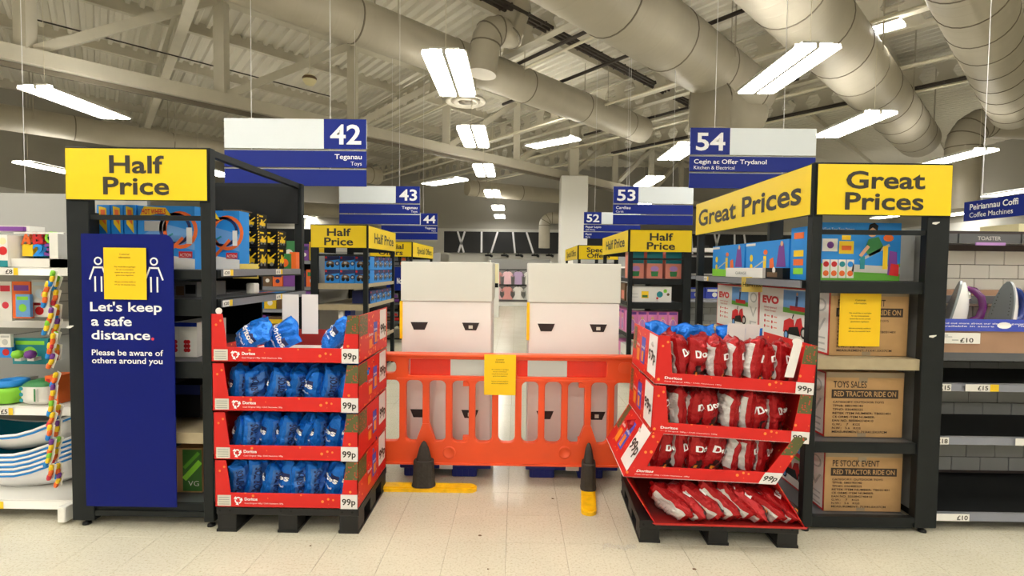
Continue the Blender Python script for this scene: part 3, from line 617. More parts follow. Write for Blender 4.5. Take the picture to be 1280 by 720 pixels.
# ---------------------------------------------------------------- white bins behind the barrier
def bin_(label, pxl, pxr):
    Y0 = 3.55; x0 = at(pxl, 450, Y0).x; x1 = at(pxr, 450, Y0).x; o = thing('pallet_bin', label, 'pallet bin', ((x0+x1)/2, Y0+.25, 0), 'white folded pallet bins'); Y1 = Y0+.42
    zs = at(558, 377, Y0).z; zt = at(558, 327.5, Y0).z; zb = .083
    MB().box(x0, x1, Y0, Y1, zb, zs, 'bin_white', b=.004).build('lower_body', o); MB().box(x0-.006, x1+.006, Y0-.006, Y1+.006, zs+.002, zt, 'bin_grey', b=.004).build('lid_sleeve', o)
    for z0_, z1_ in ((412.5, 403), (522, 512)):
        for f_ in (.05*3.5, .775):
            a = at(0, z0_, Y0).z if False else at(558, z0_, Y0).z; b_ = at(558, z1_, Y0).z; w0 = x0+(x1-x0)*(.1 if f_ < .5 else .675); w1 = w0+.118
            m = MB(); T_ = Matrix(((1, 0, 0, 0), (0, 0, 1, Y0-.003), (0, 1, 0, 0), (0, 0, 0, 1))); m.prism([(w0, b_), (w0+.022, a), (w1-.022, a), (w1, b_)], .004, 'slot', T_)
            F = Face(m, 'front', w0+.045, w1-.045, a+.012, b_-.018, Y0-.0035); F.rect(0, 0, 1, 1, 'label_grey', 1) if f_ > .5 else None
            m.build('hand_slot', o)
    MB().box(x0-.008, x1+.008, Y0-.006, Y1+.006, .058, .084, 'bin_blue', b=.004).build('base_rim', o)
    for fx in (.18, .72) :
        for fy in (0, 1):
            xa = x0+(x1-x0)*fx-.09; ya = Y0 if fy == 0 else Y1-.12
            m = MB(); v = [(xa+.01+e*dx, ya+.005*e, z) for z in (0, .075) for e in (0,) for dx in (0,)]
            m.box(xa, xa+.17, ya, ya+.12, 0, .06, 'bin_blue', b=.006)
            for q in range(4): m.box(xa+.02+.04*q, xa+.035+.04*q, ya-.006, ya, .004, .056, 'bin_blue')
            m.build('base_foot', o)
    MB().box((x0+x1)/2-.04, (x0+x1)/2+.05, Y0-.008, Y0-.002, .055, .09, 'card_white').build('clip', o)
    m = MB(); m.box(x0-.012, x0+.006, Y0-.008, Y0+.05, at(500, 423, Y0).z, zs, 'yellow_plastic'); m.build('corner_strip', o)
bin_('white pallet bin on blue feet, left of the aisle gap behind the barrier', 502, 613.5); bin_('white pallet bin on blue feet, right of the aisle gap behind the barrier', 660, 773)
# ---------------------------------------------------------------- pallets
def pallet(label, x0, x1, y0, y1, h, rz=0):
    o = thing('plastic_pallet', label, 'pallet', ((x0+x1)/2, (y0+y1)/2, 0), 'black plastic display pallets'); w_ = x1-x0; d = y1-y0; hx = w_/2; hy = d/2
    m = MB(); m.box(-hx, hx, -hy, hy, h-.045, h, 'pallet', b=.003); m.build('deck', o, world=False)
    for i in (0, 1, 2):
        m = MB(); x = -hx+(w_-.11)*i/2
        m.box(x, x+.11, -hy+.001, hy-.001, 0, .014, 'pallet'); m.build('runner', o, world=False)
        for j in (0, 1, 2):
            y = -hy+(d-.12)*j/2; m = MB(); m.box(x+.004, x+.106, y+.003, y+.117, .0, h-.04, 'pallet', b=.003); m.build('block', o, world=False)
    m = MB()
    for i in (0, 1, 2):
        for s_ in (.02, .075):
            x = -hx+(w_-.11)*i/2+s_; m.add([(x+.006*math.cos(t), -hy-.0008, h-.022+.006*math.sin(t)) for t in [k*math.pi/4 for k in range(8)]], [tuple(range(8))], 'black')
    m.build('rivet', o, world=False); o.rotation_euler = (0, 0, rz); return o
PLX0, PLX1, PLY = -1.6, -.83, 2.76
pallet('black plastic pallet under the blue crisp display', PLX0, PLX1, PLY, PLY+.6, .14)
pallet('black plastic pallet under the sagging red crisp display', .68, 1.5, 2.7, 3.32, .12, R(-2.5))
# ---------------------------------------------------------------- cardboard trays
def tray_unit(label, group, fl, w_, d, lip, side, z0, sh=0, tilt=0, rz=0, mirror=False, right_show='R', top=False, lipflat=False, colw=.085, tag_side='R', drop=0, lback=1, bk=.75):
    """fl = front-left corner (x,y); sh = x shift of the top relative to the bottom"""
    fk = 'card_red_in' if lipflat else 'card_white'; o = thing('cardboard_tray', label, 'display tray', (fl[0], fl[1], z0), group)
    def S(x, y, z): return (x+sh*z/side, y, z)
    def quad(m, P, k, th, n):
        n = Vector(n)*th; v = [Vector(S(*p)) for p in P]; v2 = [p+n for p in v]; q = len(P)
        m.add(v+v2, [tuple(range(q)), tuple(range(2*q-1, q-1, -1))]+[(i, q+i, q+(i+1) % q, (i+1) % q) for i in range(q)], k)
    m = MB(); quad(m, [(0, 0, 0), (w_, 0, 0), (w_, d, 0), (0, d, 0)], fk, .004, (0, 0, 1)); m.build('floor_panel', o, world=False)
    m = MB(); quad(m, [(0, d, 0), (w_, d, 0), (w_, d, side*bk), (0, d, side*bk)], 'card_red_in', .004, (0, -1, 0)); m.build('back_panel', o, world=False)
    # lip
    m = MB()
    if lipflat: quad(m, [(0, 0, 0), (w_, 0, 0), (w_+.01, -.012, .014), (-.01, -.012, .014)], 'card_red', .003, (0, 0, 1))
    else: quad(m, [(0, 0, 0), (w_, 0, 0), (w_, 0, lip), (0, 0, lip)], 'card_spot', .004, (0, 1, 0))
    lp = m.build('front_lip', o, world=False)
    for sd in (0, 1):
        X = 0 if sd == 0 else w_; n = (1, 0, 0) if sd == 0 else (-1, 0, 0); nm = 'card_spot'
        m = MB(); lb = lback if sd == 0 else 1; quad(m, [(X, 0, 0), (X, d, 0), (X, d, side*lb), (X, .0 if lb == 1 else .03, side*lb), (X, 0, side)], nm, .004, n)
        # decoration on outer face
        def q2(y0, y1, a0, a1, k, l):
            e = (-.0012 if sd == 0 else .0012)*l; v = [S(X+e, y0, a0), S(X+e, y1, a0), S(X+e, y1, a1), S(X+e, y0, a1)]; m.add(v, [(0, 1, 2, 3) if sd else (3, 2, 1, 0)], k)
        sp = m.build('side_panel', o, world=False)
        m = MB()
        if sd == 0 and lback < 1: pass
        elif sd == 0:
            q2(.0, .18, .03, side*.97, 'card_white', 1) if True else None
            q2(.26, .36, .05, side*.8, 'print_blue', 1); q2(.29, .34, .06, .12, 'crisp', 2); q2(.40, .47, .05, .12, 'crisp', 1); q2(.5, .58, .1, side*.95, 'card_green', 1)
        else:
            q2(.005, .16, side*.55, side*.99, 'card_green', 1); q2(.42, .57, .07, side*.98, 'card_white', 1); q2(.28, .36, .06, side*.75, 'print_blue', 1); q2(.3, .35, .07, .13, 'crisp', 2); q2(.19, .25, .05, .1, 'crisp', 1)
        # 99p on the white card, brand name over the chip picture
        class SF(Face):
            def __init__(s): s.mb = m; s.o = Vector(); s.e = 1; s.n = Vector((-1 if sd == 0 else 1, 0, 0)); s.W = 1; s.H = 1
            def P(s, x, y, l):
                e = (-.0012 if sd == 0 else .0012)*l
                return Vector(S(X+e, x, y))
        sf = SF()
        class SFm(SF):
            def P(s, x, y, l): return SF.P(s, -x, y, l)
        if sd == 0 and lback < 1: m.box(.0, .001, .1, .2, .01, .03, 'card_white')
        elif sd == 0:
            g = SFm(); g.text('99p', -.17, side*.42, .055, 'ink', 2, x1=-.015, bold=.03); g.text('Doritos', -.48, .135, .018, 'card_white', 2, x1=-.40, bold=.02); g.text('Doritos', -.355, .135, .016, 'card_white', 2, x1=-.27, bold=.02)
        else:
            g = SF(); g.text('99p', .43, side*.42, .055, 'ink', 2, x1=.565, bold=.03); g.text('Doritos', .18, .12, .018, 'card_white', 2, x1=.26, bold=.02); g.text('Doritos', .285, .14, .016, 'card_white', 2, x1=.355, bold=.02)
        m.build('printed_label', sp, world=False)
        # front column
        m = MB(); cw = colw
        if not lipflat:
            if sd == 0: quad(m, [(0, 0, lip), (cw, 0, lip), (cw*.72, 0, side), (.0, 0, side)], 'card_spot', .004, (0, 1, 0))
            else:
                quad(m, [(w_-cw, 0, lip), (w_, 0, lip), (w_, 0, side), (w_-cw*.72, 0, side)], 'card_spot', .004, (0, 1, 0))
                quad(m, [(w_-cw*.85, -.0012, side*.62), (w_, -.0012, side*.62), (w_, -.0012, side), (w_-cw*.72, -.0012, side)], 'card_green', .0004, (0, 1, 0))
            m.build('front_column', o, world=False)
        else:
            xx = X; m = MB(); quad(m, [(xx, 0, 0), (xx, .0, .02), (xx, .3, side*.9), (xx, .3, 0)], 'card_red', .003, n); m.build('front_column', o, world=False)
    if not lipflat:
        m = MB()
        class LF(Face):
            def __init__(s): s.mb = m; s.e = 1; s.n = Vector((0, -1, 0)); s.W = w_; s.H = lip
            def P(s, x, y, l): return Vector(S(x*w_, -.0012*l, y*lip))
        F = LF(); tx = .125/w_*.8
        F.rect(1-.105/w_*.8-.01, 0.02, .998, .99, 'card_white', 2); F.text('99p', 1-.095/w_*.8-.01, .3, .42, 'ink', 3, x1=.985, bold=.02)
        if right_show == 'R':
            F.rect(.02, .12, .115, .85, 'label_grey', 2)
            for q in range(4): F.rect(.03, .22+.15*q, .105, .27+.15*q, 'panel_grey', 3)
            for a in (90, 210, 330): F.ring(.165, .5, .019, .007, 'letter_white', 2, n=6, a0=a-45, a1=a+40); 
            for a in (135, 255, 15): F.poly([(.165+.026/w_*math.cos(R(a+t_)), .5+.026/lip*math.sin(R(a+t_))*1) if q_ else (.165+.006/w_*math.cos(R(a)), .5+.006/lip*math.sin(R(a))) for t_, q_ in ((-16, 1), (24, 1), (0, 0))], 'letter_white', 3)
        F.text('Doritos', .21 if right_show == 'R' else .06, .5, .2, 'letter_white', 2, x1=.3 if right_show == 'R' else .17, bold=.025); F.text('Cool Original 180g / Chilli Heatwave 180g', .21 if right_show == 'R' else .06, .27, .09, 'letter_white', 2, x1=.48 if right_show == 'R' else .42)
        m.build('printed_label', lp, world=False)
    o.rotation_euler = (0, tilt, rz); return o
LZ = [.925, .662, .400, .142]; LN = ['top', 'second', 'third', 'bottom']
for i, z in enumerate(LZ):
    o = tray_unit('red cardboard tray of blue crisps, %s tier of the left display' % LN[i], 'red trays of the blue crisp display', (PLX0-.01+.004*i, PLY-.015), .785-.006*i, .6, .08, .255, z, lback=.3 if i == 0 else 1, bk=.42 if i == 0 else .75)
    if i == 0:  # top tier: white back flaps standing up, tabs
        for x, y in ((.2, .4), (.31, .42)): MB().box(x, x+.1, y, y+.003, .1, .34, 'card_white', b=.001).build('card_flap', o, world=False)
        for x in (.06, ): MB().tube([(x-.02, .006, .27), (x-.02, .008, .27)], .018, 'card_white', n=10).build('tab', o, world=False)
RZ = [(.857, .0, .715, -3.0, 0), (.600, .0, .70, -2.6, 0), (.372, .14, .565, -1.5, 0), (.124, -.15, .735, 0, 0)]
for i, (z, sh, x, tl, _) in enumerate(RZ):
    o = tray_unit('red cardboard tray of red crisps, %s tier of the right display%s' % (LN[i], ', leaning' if i > 1 else ''), 'red trays of the red crisp display', (x, 2.665 if i < 3 else 2.66), .80 if i < 2 else (.775 if i == 2 else .765), .6, .062, .25 if i < 3 else .235, z, sh=sh, tilt=R(-tl), rz=R(-1.5), right_show='N', lipflat=(i == 3))
    if i == 0: 
        MB().box(.47, .57, .33, .333, .02, .31, 'card_white').build('card_flap', o, world=False); MB().box(.58, .66, .35, .353, .02, .31, 'card_white').build('card_flap', o, world=False)
        m = MB(); T_ = Matrix(((1, 0, 0, 0), (0, 0, 1, .012), (0, 1, 0, 0), (0, 0, 0, 1))); m.prism([(.655, .08), (.70, .08), (.728, .25)]+[(.703+.026*math.cos(R(a)), .262+.02*math.sin(R(a))) for a in range(-10, 200, 30)]+[(.685, .25)], .003, 'card_white', T_); m.build('tab', o, world=False)
# ---------------------------------------------------------------- crisp bags
def bag_proto(name, kind, seed, w_=.19, h=.235, t=.105):
    rnd = random.Random(seed); nu, nv = 24, 26; fr = 'foil_blue' if kind == 'blue' else 'foil_red'
    pan = 'foil_blue_pale' if kind == 'blue' else 'foil_silver'; off = Vector((seed*3.1, seed*1.7, 0)); V = {}
    bend = rnd.uniform(-.02, .02); skew = rnd.uniform(-.012, .012)
    def S(u, v_, side, e=0):
        a = max(0, 1-abs(u)**2.6)**.62; b_ = max(0, 1-abs(v_)**3.2)**.75
        if abs(v_) > .9: b_ = 0
        th = t/2*a*b_
        q_ = Vector((u*1.5, v_*2.0, side*5.0))+off; fn = (.55-2*abs(noise.noise(q_)))*.016*min(1, a*1.3)*(1 if abs(v_) < .9 else .15)+.35*(.4-2*abs(noise.noise(q_*2.3)))*.012*a
        cr = .006*abs(noise.noise(Vector((u*9, v_*3, side*2))+off))*a
        fn += .006*math.sin(u*11+seed*2+3*noise.noise(Vector((u*2, v_, seed))))*abs(v_)**3*min(1, a*1.5)*(1 if abs(v_) < .9 else .3)+.004*noise.noise(Vector((u*5, v_*5, side*3))+off)*a
        edge = 1-.10*(1-abs(v_)**2)*(.5+.5*abs(u))
        x = u*w_/2*edge+skew*v_; z = (v_+1)/2*h*(1-.03*abs(u)**3)+max(0, v_-.2)*(.02*u*math.sin(seed*2.1)+.012*math.sin(u*4+seed))+.004*noise.noise(Vector((u*2, v_*2, 9))+off)
        y = (th+fn+cr+e)*(-1 if side == 0 else 1)+bend*(v_*v_)+.004*math.sin(u*9+seed)*(1 if abs(v_) > .88 else 0)
        if abs(v_) > .9: y = bend*(v_*v_)+(.0012+e)*(-1 if side == 0 else 1)+.005*math.sin(u*7+seed)
        return Vector((x, y, max(z, 0)))
    m = MB()
    for side in (0, 1):
        v = [S(-1+2*i/nu, -1+2*j/nv, side) for j in range(nv+1) for i in range(nu+1)]
        groups = {}
        for j in range(nv):
            for i in range(nu):
                u = -1+2*(i+.5)/nu; vv = -1+2*(j+.5)/nv; k = fr
                if side == 1 and abs(vv) < .72 and (abs(u) < .93): k = pan
                if side == 1 and kind == 'blue' and abs(vv) < .66 and (.0 < u < .9): k = pan
                if side == 1 and kind == 'red' and (abs(vv) > .8): k = fr
                if side == 0 and kind == 'red' and ((-.1 < u+vv*.0 < .55) and -.8 < vv < -.28 and abs(u-.1)+abs(vv+.6)*.9 < .5): k = 'foil_dark'
                if side == 0 and kind == 'red' and -.9 < u < -.42 and -.82 < vv < -.3 and (u+.95) > (vv+.8)*.55: k = 'foil_dark'
                if side == 0 and kind == 'red' and -.78 < u < -.6 and -.8 < vv < -.6: k = 'crisp'
                if side == 0 and kind == 'blue' and .45 < u < .9 and .1 < vv < .42: k = 'foil_navy'
                q = (j*(nu+1)+i, j*(nu+1)+i+1, (j+1)*(nu+1)+i+1, (j+1)*(nu+1)+i)
                groups.setdefault(k, []).append(q if side == 0 else q[::-1])
        base = len(m.v); m.v += v
        for k, qs in groups.items():
            mi = m.mi(k)
            for q in qs: m.f.append([base+a for a in q]); m.m.append(mi); m.smooth.append(True)
    body = m.build(name, world=False)
    m = MB()
    def proj(txt, u0, u1, v0, hgt, side, k, bold, vert=False, e=.0035):
        vs, fs, a, b_ = textmesh(txt, bold); P = []
        for p in vs:
            s_ = (p.x-a)/(b_-a)
            if not vert: u = u0+(u1-u0)*s_; vv = v0+p.y*hgt
            else: u = v0-p.y*hgt; vv = u0+(u1-u0)*s_
            if side == 1: u = -u
            P.append(S(max(-.97, min(.97, u)), max(-.88, min(.88, vv)), side, e))
        ff = fs
        if fs:
            q = fs[0]; nr = (P[q[1]]-P[q[0]]).cross(P[q[2]]-P[q[0]]); 
            if nr.y*(-1 if side == 0 else 1) < 0: ff = [x[::-1] for x in fs]
        m.add(P, ff, k)
    if kind == 'red':
        proj('Doritos', -.9, .9, .05, .42, 0, 'letter_white', .03)
        for q in range(7): proj('nutrition info', -.5, .55, .4-.13*q, .07, 1, 'midgrey', 0)
    else:
        proj('Doritos', -.9, .93, .0, .42, 0, 'letter_white', .03); proj('cool original', -.3, .8, -.3, .14, 0, 'letter_white', .02)
        proj('DORITOS', -.62, .6, -.5, .46, 1, 'foil_navy', .03, vert=True); proj('COOL', -.5, .45, .1, .3, 1, 'foil_navy', .02, vert=True)
    m.build('lettering', body, world=False); body['category'] = 'crisp bag'
    return body
BAGS = {'blue': [bag_proto('crisp_bag', 'blue', s_) for s_ in (1, 2, 3, 8, 9)], 'red': [bag_proto('crisp_bag', 'red', s_) for s_ in (4, 5, 6, 7, 10, 11)]}
USED = set()
def put_bag(kind, loc, yaw, ty, tx, label, group, sc=1):
    b = random.choice(BAGS[kind]) if len(USED & set(x.name for x in BAGS[kind])) == len(BAGS[kind]) else [x for x in BAGS[kind] if x.name not in USED][0]
    if b.name in USED: o = dup(b)
    else: o = b; USED.add(b.name)
    o.location = loc; o.rotation_euler = (Matrix.Rotation(R(ty), 3, 'Y') @ Matrix.Rotation(R(tx), 3, 'X') @ Matrix.Rotation(R(yaw), 3, 'Z')).to_euler(); o.scale = (sc, sc, sc)
    o['label'] = label; o['group'] = group; o['category'] = 'crisp bag'; return o
rb = random.Random(3)
for ti, n in ((1, 7), (2, 8), (3, 8)):
    for i in range(n):
        x = PLX0+.07+.60*i/(n-1); z = LZ[ti]+.006
        put_bag('blue', (x, PLY+.12+rb.uniform(-.01, .015), z), -90+rb.uniform(-30, 34), rb.uniform(3, 17), rb.uniform(-3, 3), '%s blue crisp bag from the left on the %s tier of the left display' % (ORD[i], LN[ti]), 'blue crisp bags on the left display', .97 if ti > 1 else .95)
    for i in range(5):
        x = PLX0+.1+.58*i/4; put_bag('blue', (x, PLY+.34, LZ[ti]+.006), rb.uniform(-30, 10), 0, 8, 'blue crisp bag in the dark rear row of the left display\'s %s tier' % LN[ti], 'rear row of blue bags, left display %s tier' % LN[ti], .97)
for (px, py, Y, yw, ty, tx), s_ in zip(((352, 428, 3.0, -20, 62, 0), (318, 436, 2.9, -40, 52, 0), (437, 433, 2.98, -70, 42, 0)), ('lying in the middle of', 'leaning left in', 'slumped in the right corner of')):
    p = at(px, 448, Y); put_bag('blue', (p.x-(.10 if ty > 50 else .14 if ty < 45 else .12), Y, LZ[0]+.05 if ty > 50 else LZ[0]+.04), yw, ty, tx, 'blue crisp bag %s the left display\'s top tier' % s_, 'blue crisp bags on the left display', .95)
for ti, n, xa, xb in ((0, 8, .80, 1.41), (1, 8, .78, 1.39), (2, 8, .71, 1.31)):
    for i in range(n):
        fx = i/(n-1); x = xa+(xb-xa)*fx; z = RZ[ti][0]+.008-math.tan(R(-RZ[ti][3]))*-(x-RZ[ti][2]) if False else RZ[ti][0]+.008+math.sin(R(RZ[ti][3]))*(x-RZ[ti][2])
        put_bag('red', (x, 2.665+.125+rb.uniform(-.01, .02), z+(.01 if ti == 0 else 0)), 90+rb.uniform(-48, 14), rb.uniform(-8, 9)+(6 if ti == 2 else 0), rb.uniform(-3, 3), '%s red crisp bag from the left on the %s tier of the right display' % (ORD[i], LN[ti]), 'red crisp bags on the right display', .97 if ti != 0 else 1.02)
    for i in range(5):
        x = xa+.03+(xb-xa-.06)*i/4; z = RZ[ti][0]+.008+math.sin(R(RZ[ti][3]))*(x-RZ[ti][2])
        if ti == 0: put_bag('blue', (x, 2.665+.42, z+.035), rb.uniform(-40, 40), rb.uniform(-14, 14), 4, '%s blue crisp bag from left behind the red bags' % ORD[i], 'blue crisp bags behind the red ones', 1.02)
        else: put_bag('red', (x, 2.665+.36, z), rb.uniform(-30, 30), 0, 8, 'red crisp bag in the dark rear row of the right display\'s %s tier' % LN[ti], 'rear row of red bags, right display %s tier' % LN[ti], .95)
for i in range(8):
    x = .93+.079*i; put_bag('red', (x, 2.72, .138), 90+rb.uniform(2, 26), -52+rb.uniform(-5, 5), -20, '%s fallen red crisp bag from left in the right display\'s bottom tray' % ORD[i], 'fallen red crisp bags in the bottom tray', 1.05)
# ---------------------------------------------------------------- cartons and toy boxes
def carton(name, label, cat, x0, x1, y0, y1, z0, z1, body, art, face='front', group=None, b=0, extra=None):
    m = MB()
    if art is art_digger: extra = lambda m: art_digger(Face(m, 'right', y0, y1, z0, z1, x1))
    m.box(x0, x1, y0, y1, z0, z1, body, b=b)
    if face == 'front': F = Face(m, 'front', x0+b, x1-b, z0+b, z1-b, y0)
    elif face == 'left': F = Face(m, 'left', y1, y0, z0, z1, x0)
    else: F = Face(m, 'right', y0, y1, z0, z1, x1)
    if art: art(F)
    if extra: extra(m)
    return tag(m.build(name), label, cat, group)
def art_track(F):
    F.rect(0, 0, 1, 1, 'skyblue'); F.poly([(.0, .5), (.45, .72), (1, .6), (1, .3), (.4, .42), (0, .3)], 'sky', 1.5); F.poly([(0, 0), (1, 0), (1, .16), (0, .28)], 'white', 2); F.ring(.75, .62, F.H*.28, F.H*.06, 'orangep', 3, ry=F.H*.3); F.ring(.66, .64, F.H*.26, F.H*.05, 'navy', 3)
    F.line(.3, .06, .8, .5, F.H*.05, 'orangep', 4); F.line(.1, .3, .62, .56, F.H*.03, 'teal', 3); F.line(.06, .1, .36, .4, F.H*.06, 'brown', 3)
    F.poly([(.03, .82), (.12, .99), (.5, .97), (.6, .84), (.38, .88), (.2, .84)], 'yellowp', 4); F.text('HOT WHEELS', .08, .87, .08, 'red', 5, x1=.5, bold=.03); F.rect(.12, .6, .5, .76, 'ltgrey', 3); F.rect(.72, .18, .96, .28, 'red', 4); F.text('ACTION', .74, .2, .05, 'white', 5, x1=.94); F.rect(.86, .4, .96, .66, 'white', 4)
def art_spine(F):
    F.rect(0, 0, 1, 1, 'skyblue'); F.poly([(.2, .7), (.8, .55), (.75, .95), (.15, .98)], 'yellowp', 2); F.poly([(.3, .78), (.7, .68), (.65, .92), (.3, .93)], 'orangep', 3); F.line(.0, .1, 1, .3, F.H*.06, 'teal', 2)
def art_digger(F):
    F.rect(0, 0, 1, 1, 'black')
    for i in range(6): F.poly([(0, i/6), (.14, i/6+.05), (.14, i/6+.12), (0, i/6+.07)], 'yellowp', 2)
    F.poly([(.25, .25), (.8, .25), (.85, .45), (.6, .5), (.52, .66), (.38, .66), (.36, .48), (.22, .44)], 'yellowp', 2); F.line(.6, .5, .9, .72, F.H*.06, 'yellowp', 2); F.disc(.35, .22, F.H*.09, 'midgrey', 3); F.disc(.68, .22, F.H*.09, 'midgrey', 3); F.rect(.2, .8, .6, .9, 'yellowp', 2)
def art_bricks(F):
    F.rect(0, 0, 1, 1, 'skyblue'); F.poly([(0, .6), (1, .75), (1, 1), (0, 1)], 'navy', 2); F.rect(.02, .82, .16, .96, 'red', 3); F.poly([(.1, .3), (.62, .28), (.66, .5), (.5, .62), (.24, .64), (.1, .48)], 'brown', 3); F.disc(.22, .28, F.H*.13, 'black', 4); F.disc(.52, .27, F.H*.13, 'black', 4); F.rect(.28, .44, .46, .56, 'ltgrey', 4); F.disc(.85, .45, F.H*.17, 'navy', 3); F.disc(.85, .45, F.H*.08, 'ltgrey', 4)
def art_playset(F):
    F.rect(0, 0, 1, 1, 'skyblue'); F.poly([(0, 0), (1, 0), (1, .3), (.45, .22), (0, .3)], 'grass', 2); F.poly([(.4, .15), (1, .12), (1, .24), (.42, .28)], 'ltgrey', 3); F.text('VTech Toot Toot Drivers', .03, .86, .05, 'white', 3, x1=.42)
    F.rect(.03, .5, .22, .72, 'white', 3); F.disc(.13, .61, F.H*.06, 'purple', 4); F.rect(.24, .46, .42, .68, 'yellowp', 3); F.rect(.27, .52, .39, .6, 'orangep', 4); F.rect(.27, .7, .38, .78, 'yellowp', 3)
    for i, k in enumerate(('red', 'white', 'teal', 'skyblue')): x = .04+.1*i; F.rect(x, .04, x+.09, .36, 'white', 3); F.disc(x+.045, .28, F.H*.05, k if k != 'white' else 'red', 4); F.disc(x+.045, .12, F.H*.05, 'orangep', 4)
    F.poly([(.55, .52), (.6, .72), (.72, .76), (.78, .6), (.74, .5), (.62, .42)], 'green', 4); F.line(.6, .6, .5, .42, F.H*.06, 'skin', 5); F.disc(.64, .84, F.H*.085, 'skin', 5); F.poly([(.585, .86), (.6, .97), (.66, 1.0), (.71, .95), (.7, .86), (.64, .92)], 'black', 6)
    F.line(.5, .35, .86, .62, F.H*.05, 'ltgrey', 4); F.rect(.5, .2, .56, .42, 'teal', 5); F.disc(.84, .74, F.H*.09, 'orangep', 5, ry=F.H*.06); F.rect(.78, .2, .84, .6, 'yellowp', 5); F.poly([(.84, .1), (.97, .1), (.95, .5), (.86, .52)], 'purple', 5); F.poly([(.86, .1), (.98, .08), (.98, .28), (.88, .3)], 'red', 6)
def art_playset2(F):
    F.rect(0, 0, 1, 1, 'skyblue'); F.poly([(0, 0), (1, 0), (1, .2), (0, .25)], 'ltgreen', 2); F.disc(.15, .55, F.H*.1, 'yellowp', 3); F.disc(.15, .3, F.H*.09, 'yellowp', 3); F.disc(.5, .7, F.H*.12, 'orangep', 3, ry=F.H*.07); F.rect(.45, .2, .52, .6, 'yellowp', 3); F.poly([(.6, .15), (.72, .15), (.68, .55), (.6, .5)], 'orangep', 3); F.poly([(.75, .3), (.95, .3), (.9, .9), (.8, .85)], 'purple', 3); F.disc(.86, .9, F.H*.07, 'skin', 4); F.line(.2, .25, .5, .5, F.H*.04, 'ltgrey', 4); F.rect(.0, .9, .25, .97, 'white', 3)
def art_evo(F):
    F.rect(0, 0, 1, 1, 'red'); F.rect(.012, .03, .985, .97, 'white', 2)
    F.text('EVO', .06, .68, .13, 'red', 3, x1=.33, bold=.06); F.rect(.4, .55, .78, .95, 'sky', 3); F.rect(.4, .55, .78, .64, 'grass', 4); F.line(.59, .66, .6, .85, F.H*.07, 'navy', 5); F.disc(.6, .89, F.H*.03, 'skin', 6); F.rect(.5, .6, .72, .68, 'red', 5)
    F.text('battery operated', .09, .58, .04, 'red', 3, x1=.3); F.text('tractor & trailer', .1, .52, .04, 'red', 3, x1=.29)
    for i in range(3):
        for j in range(2): F.disc(.11+.12*j, .43-.1*i, F.H*.03, 'red', 3); F.rect(.14+.12*j, .42-.1*i, .19+.12*j, .44-.1*i, 'coral', 3)
    F.poly([(.41, .2), (.42, .4), (.5, .46), (.56, .44), (.57, .32), (.6, .46), (.66, .5), (.68, .36), (.72, .34), (.72, .2)], 'red', 4); F.poly([(.47, .18), (.66, .18), (.62, .34), (.5, .3)], 'black', 5); F.line(.54, .46, .56, .54, F.H*.03, 'black', 5)
    F.disc(.46, .16, F.H*.085, 'black', 5); F.disc(.46, .16, F.H*.055, 'sky', 6); F.disc(.7, .25, F.H*.1, 'black', 5); F.disc(.7, .25, F.H*.06, 'ltgrey', 6)
    for i, ch in enumerate('EVO'): F.text(ch, .82, .06+.3*i, .22, 'ltgrey', 3, x1=.96, bold=.0)
def art_shipping(head):
    def A(F):
        F.rect(.0, .92, 1, 1, 'tape', 1); F.rect(.42, .84, .53, .92, 'tape', 1); F.rect(.42, 0, .53, .06, 'tape', 1)
        F.text(head, .09, .765, .105, 'carton_ink', 2, x1=.52 if 'SALES' in head else .7, bold=.012); F.rect(.07, .6, .93, .735, 'carton_ink', 2); F.text('RED TRACTOR RIDE ON', .1, .63, .082, 'carton', 3, x1=.9, bold=.015)
        L = ('CATEGORY: OUTDOOR TOYS', 'TPNB: 080190140', 'TPND: 036400325', 'RETEK ITEM NUMBER: TB031401', 'CE ORMS ITEM NUMBER:', 'EAN NO. 5050842740410', 'G.W.:    7    KGS', 'N.W.:   5.6   KGS', 'MEASUREMENT: 71X41.5X37CM')
        for i, t in enumerate(L): F.text(t, .09, .525-.058*i, .034, 'carton_ink', 2, x1=(.75, .48, .48, .84, .64, .62, .45, .46, .8)[i], bold=.012)
    return A
def seams(x0, x1, y0, y1, z0, z1):
    def E(m):
        F = Face(m, 'top', x0, x1, y0, y1, z1); F.rect(.44, 0, .56, 1, 'tape', 1)
        F = Face(m, 'left', y1, y0, z0, z1, x0); art_evo(F)
    return E
for i, (pxa, pxb, pya, pyb, z, hd, ly) in enumerate(((1036, 1137, 364, 443, .965, 'PE STOCK EVENT', .86), (1030, 1131, 466, 550, .50, 'TOYS SALES', .8), (1029, 1129, 566, 650, .07, 'PE STOCK EVENT', .8))):
    Y = 2.96; a = at(pxa, pyb, Y); b_ = at(pxb, pya, Y); z0 = z+.003
    carton('shipping_carton', ('brown shipping carton on the upper shelf, partly covered by a yellow notice', 'brown shipping carton printed TOYS SALES on the middle shelf', 'brown shipping carton printed PE STOCK EVENT on the bottom shelf')[i], 'carton', a.x, b_.x, Y, Y+ly, z0, b_.z, 'carton', art_shipping(hd), extra=seams(a.x, b_.x, Y, Y+ly, z0, b_.z), group='ride on tractor cartons', b=.002)
a0 = at(1036, 443, 2.96).x
carton('shipping_carton', 'white tractor carton at the far end of the right stand\'s upper shelf', 'carton', a0, a0+.42, 3.825, 4.62, .968, 1.325, 'white', None, extra=lambda m: art_evo(Face(m, 'left', 4.62, 3.825, .968, 1.325, a0)))
a, b_, c_, d_ = nrect(1050, 367.5, 1104, 433, 2.93); notice('yellow customer notice in front of the upper brown carton on the right stand', a, b_, 2.945, c_, d_)
a = at(1023, 347, 3.0); b_ = at(1127, 279, 3.0)
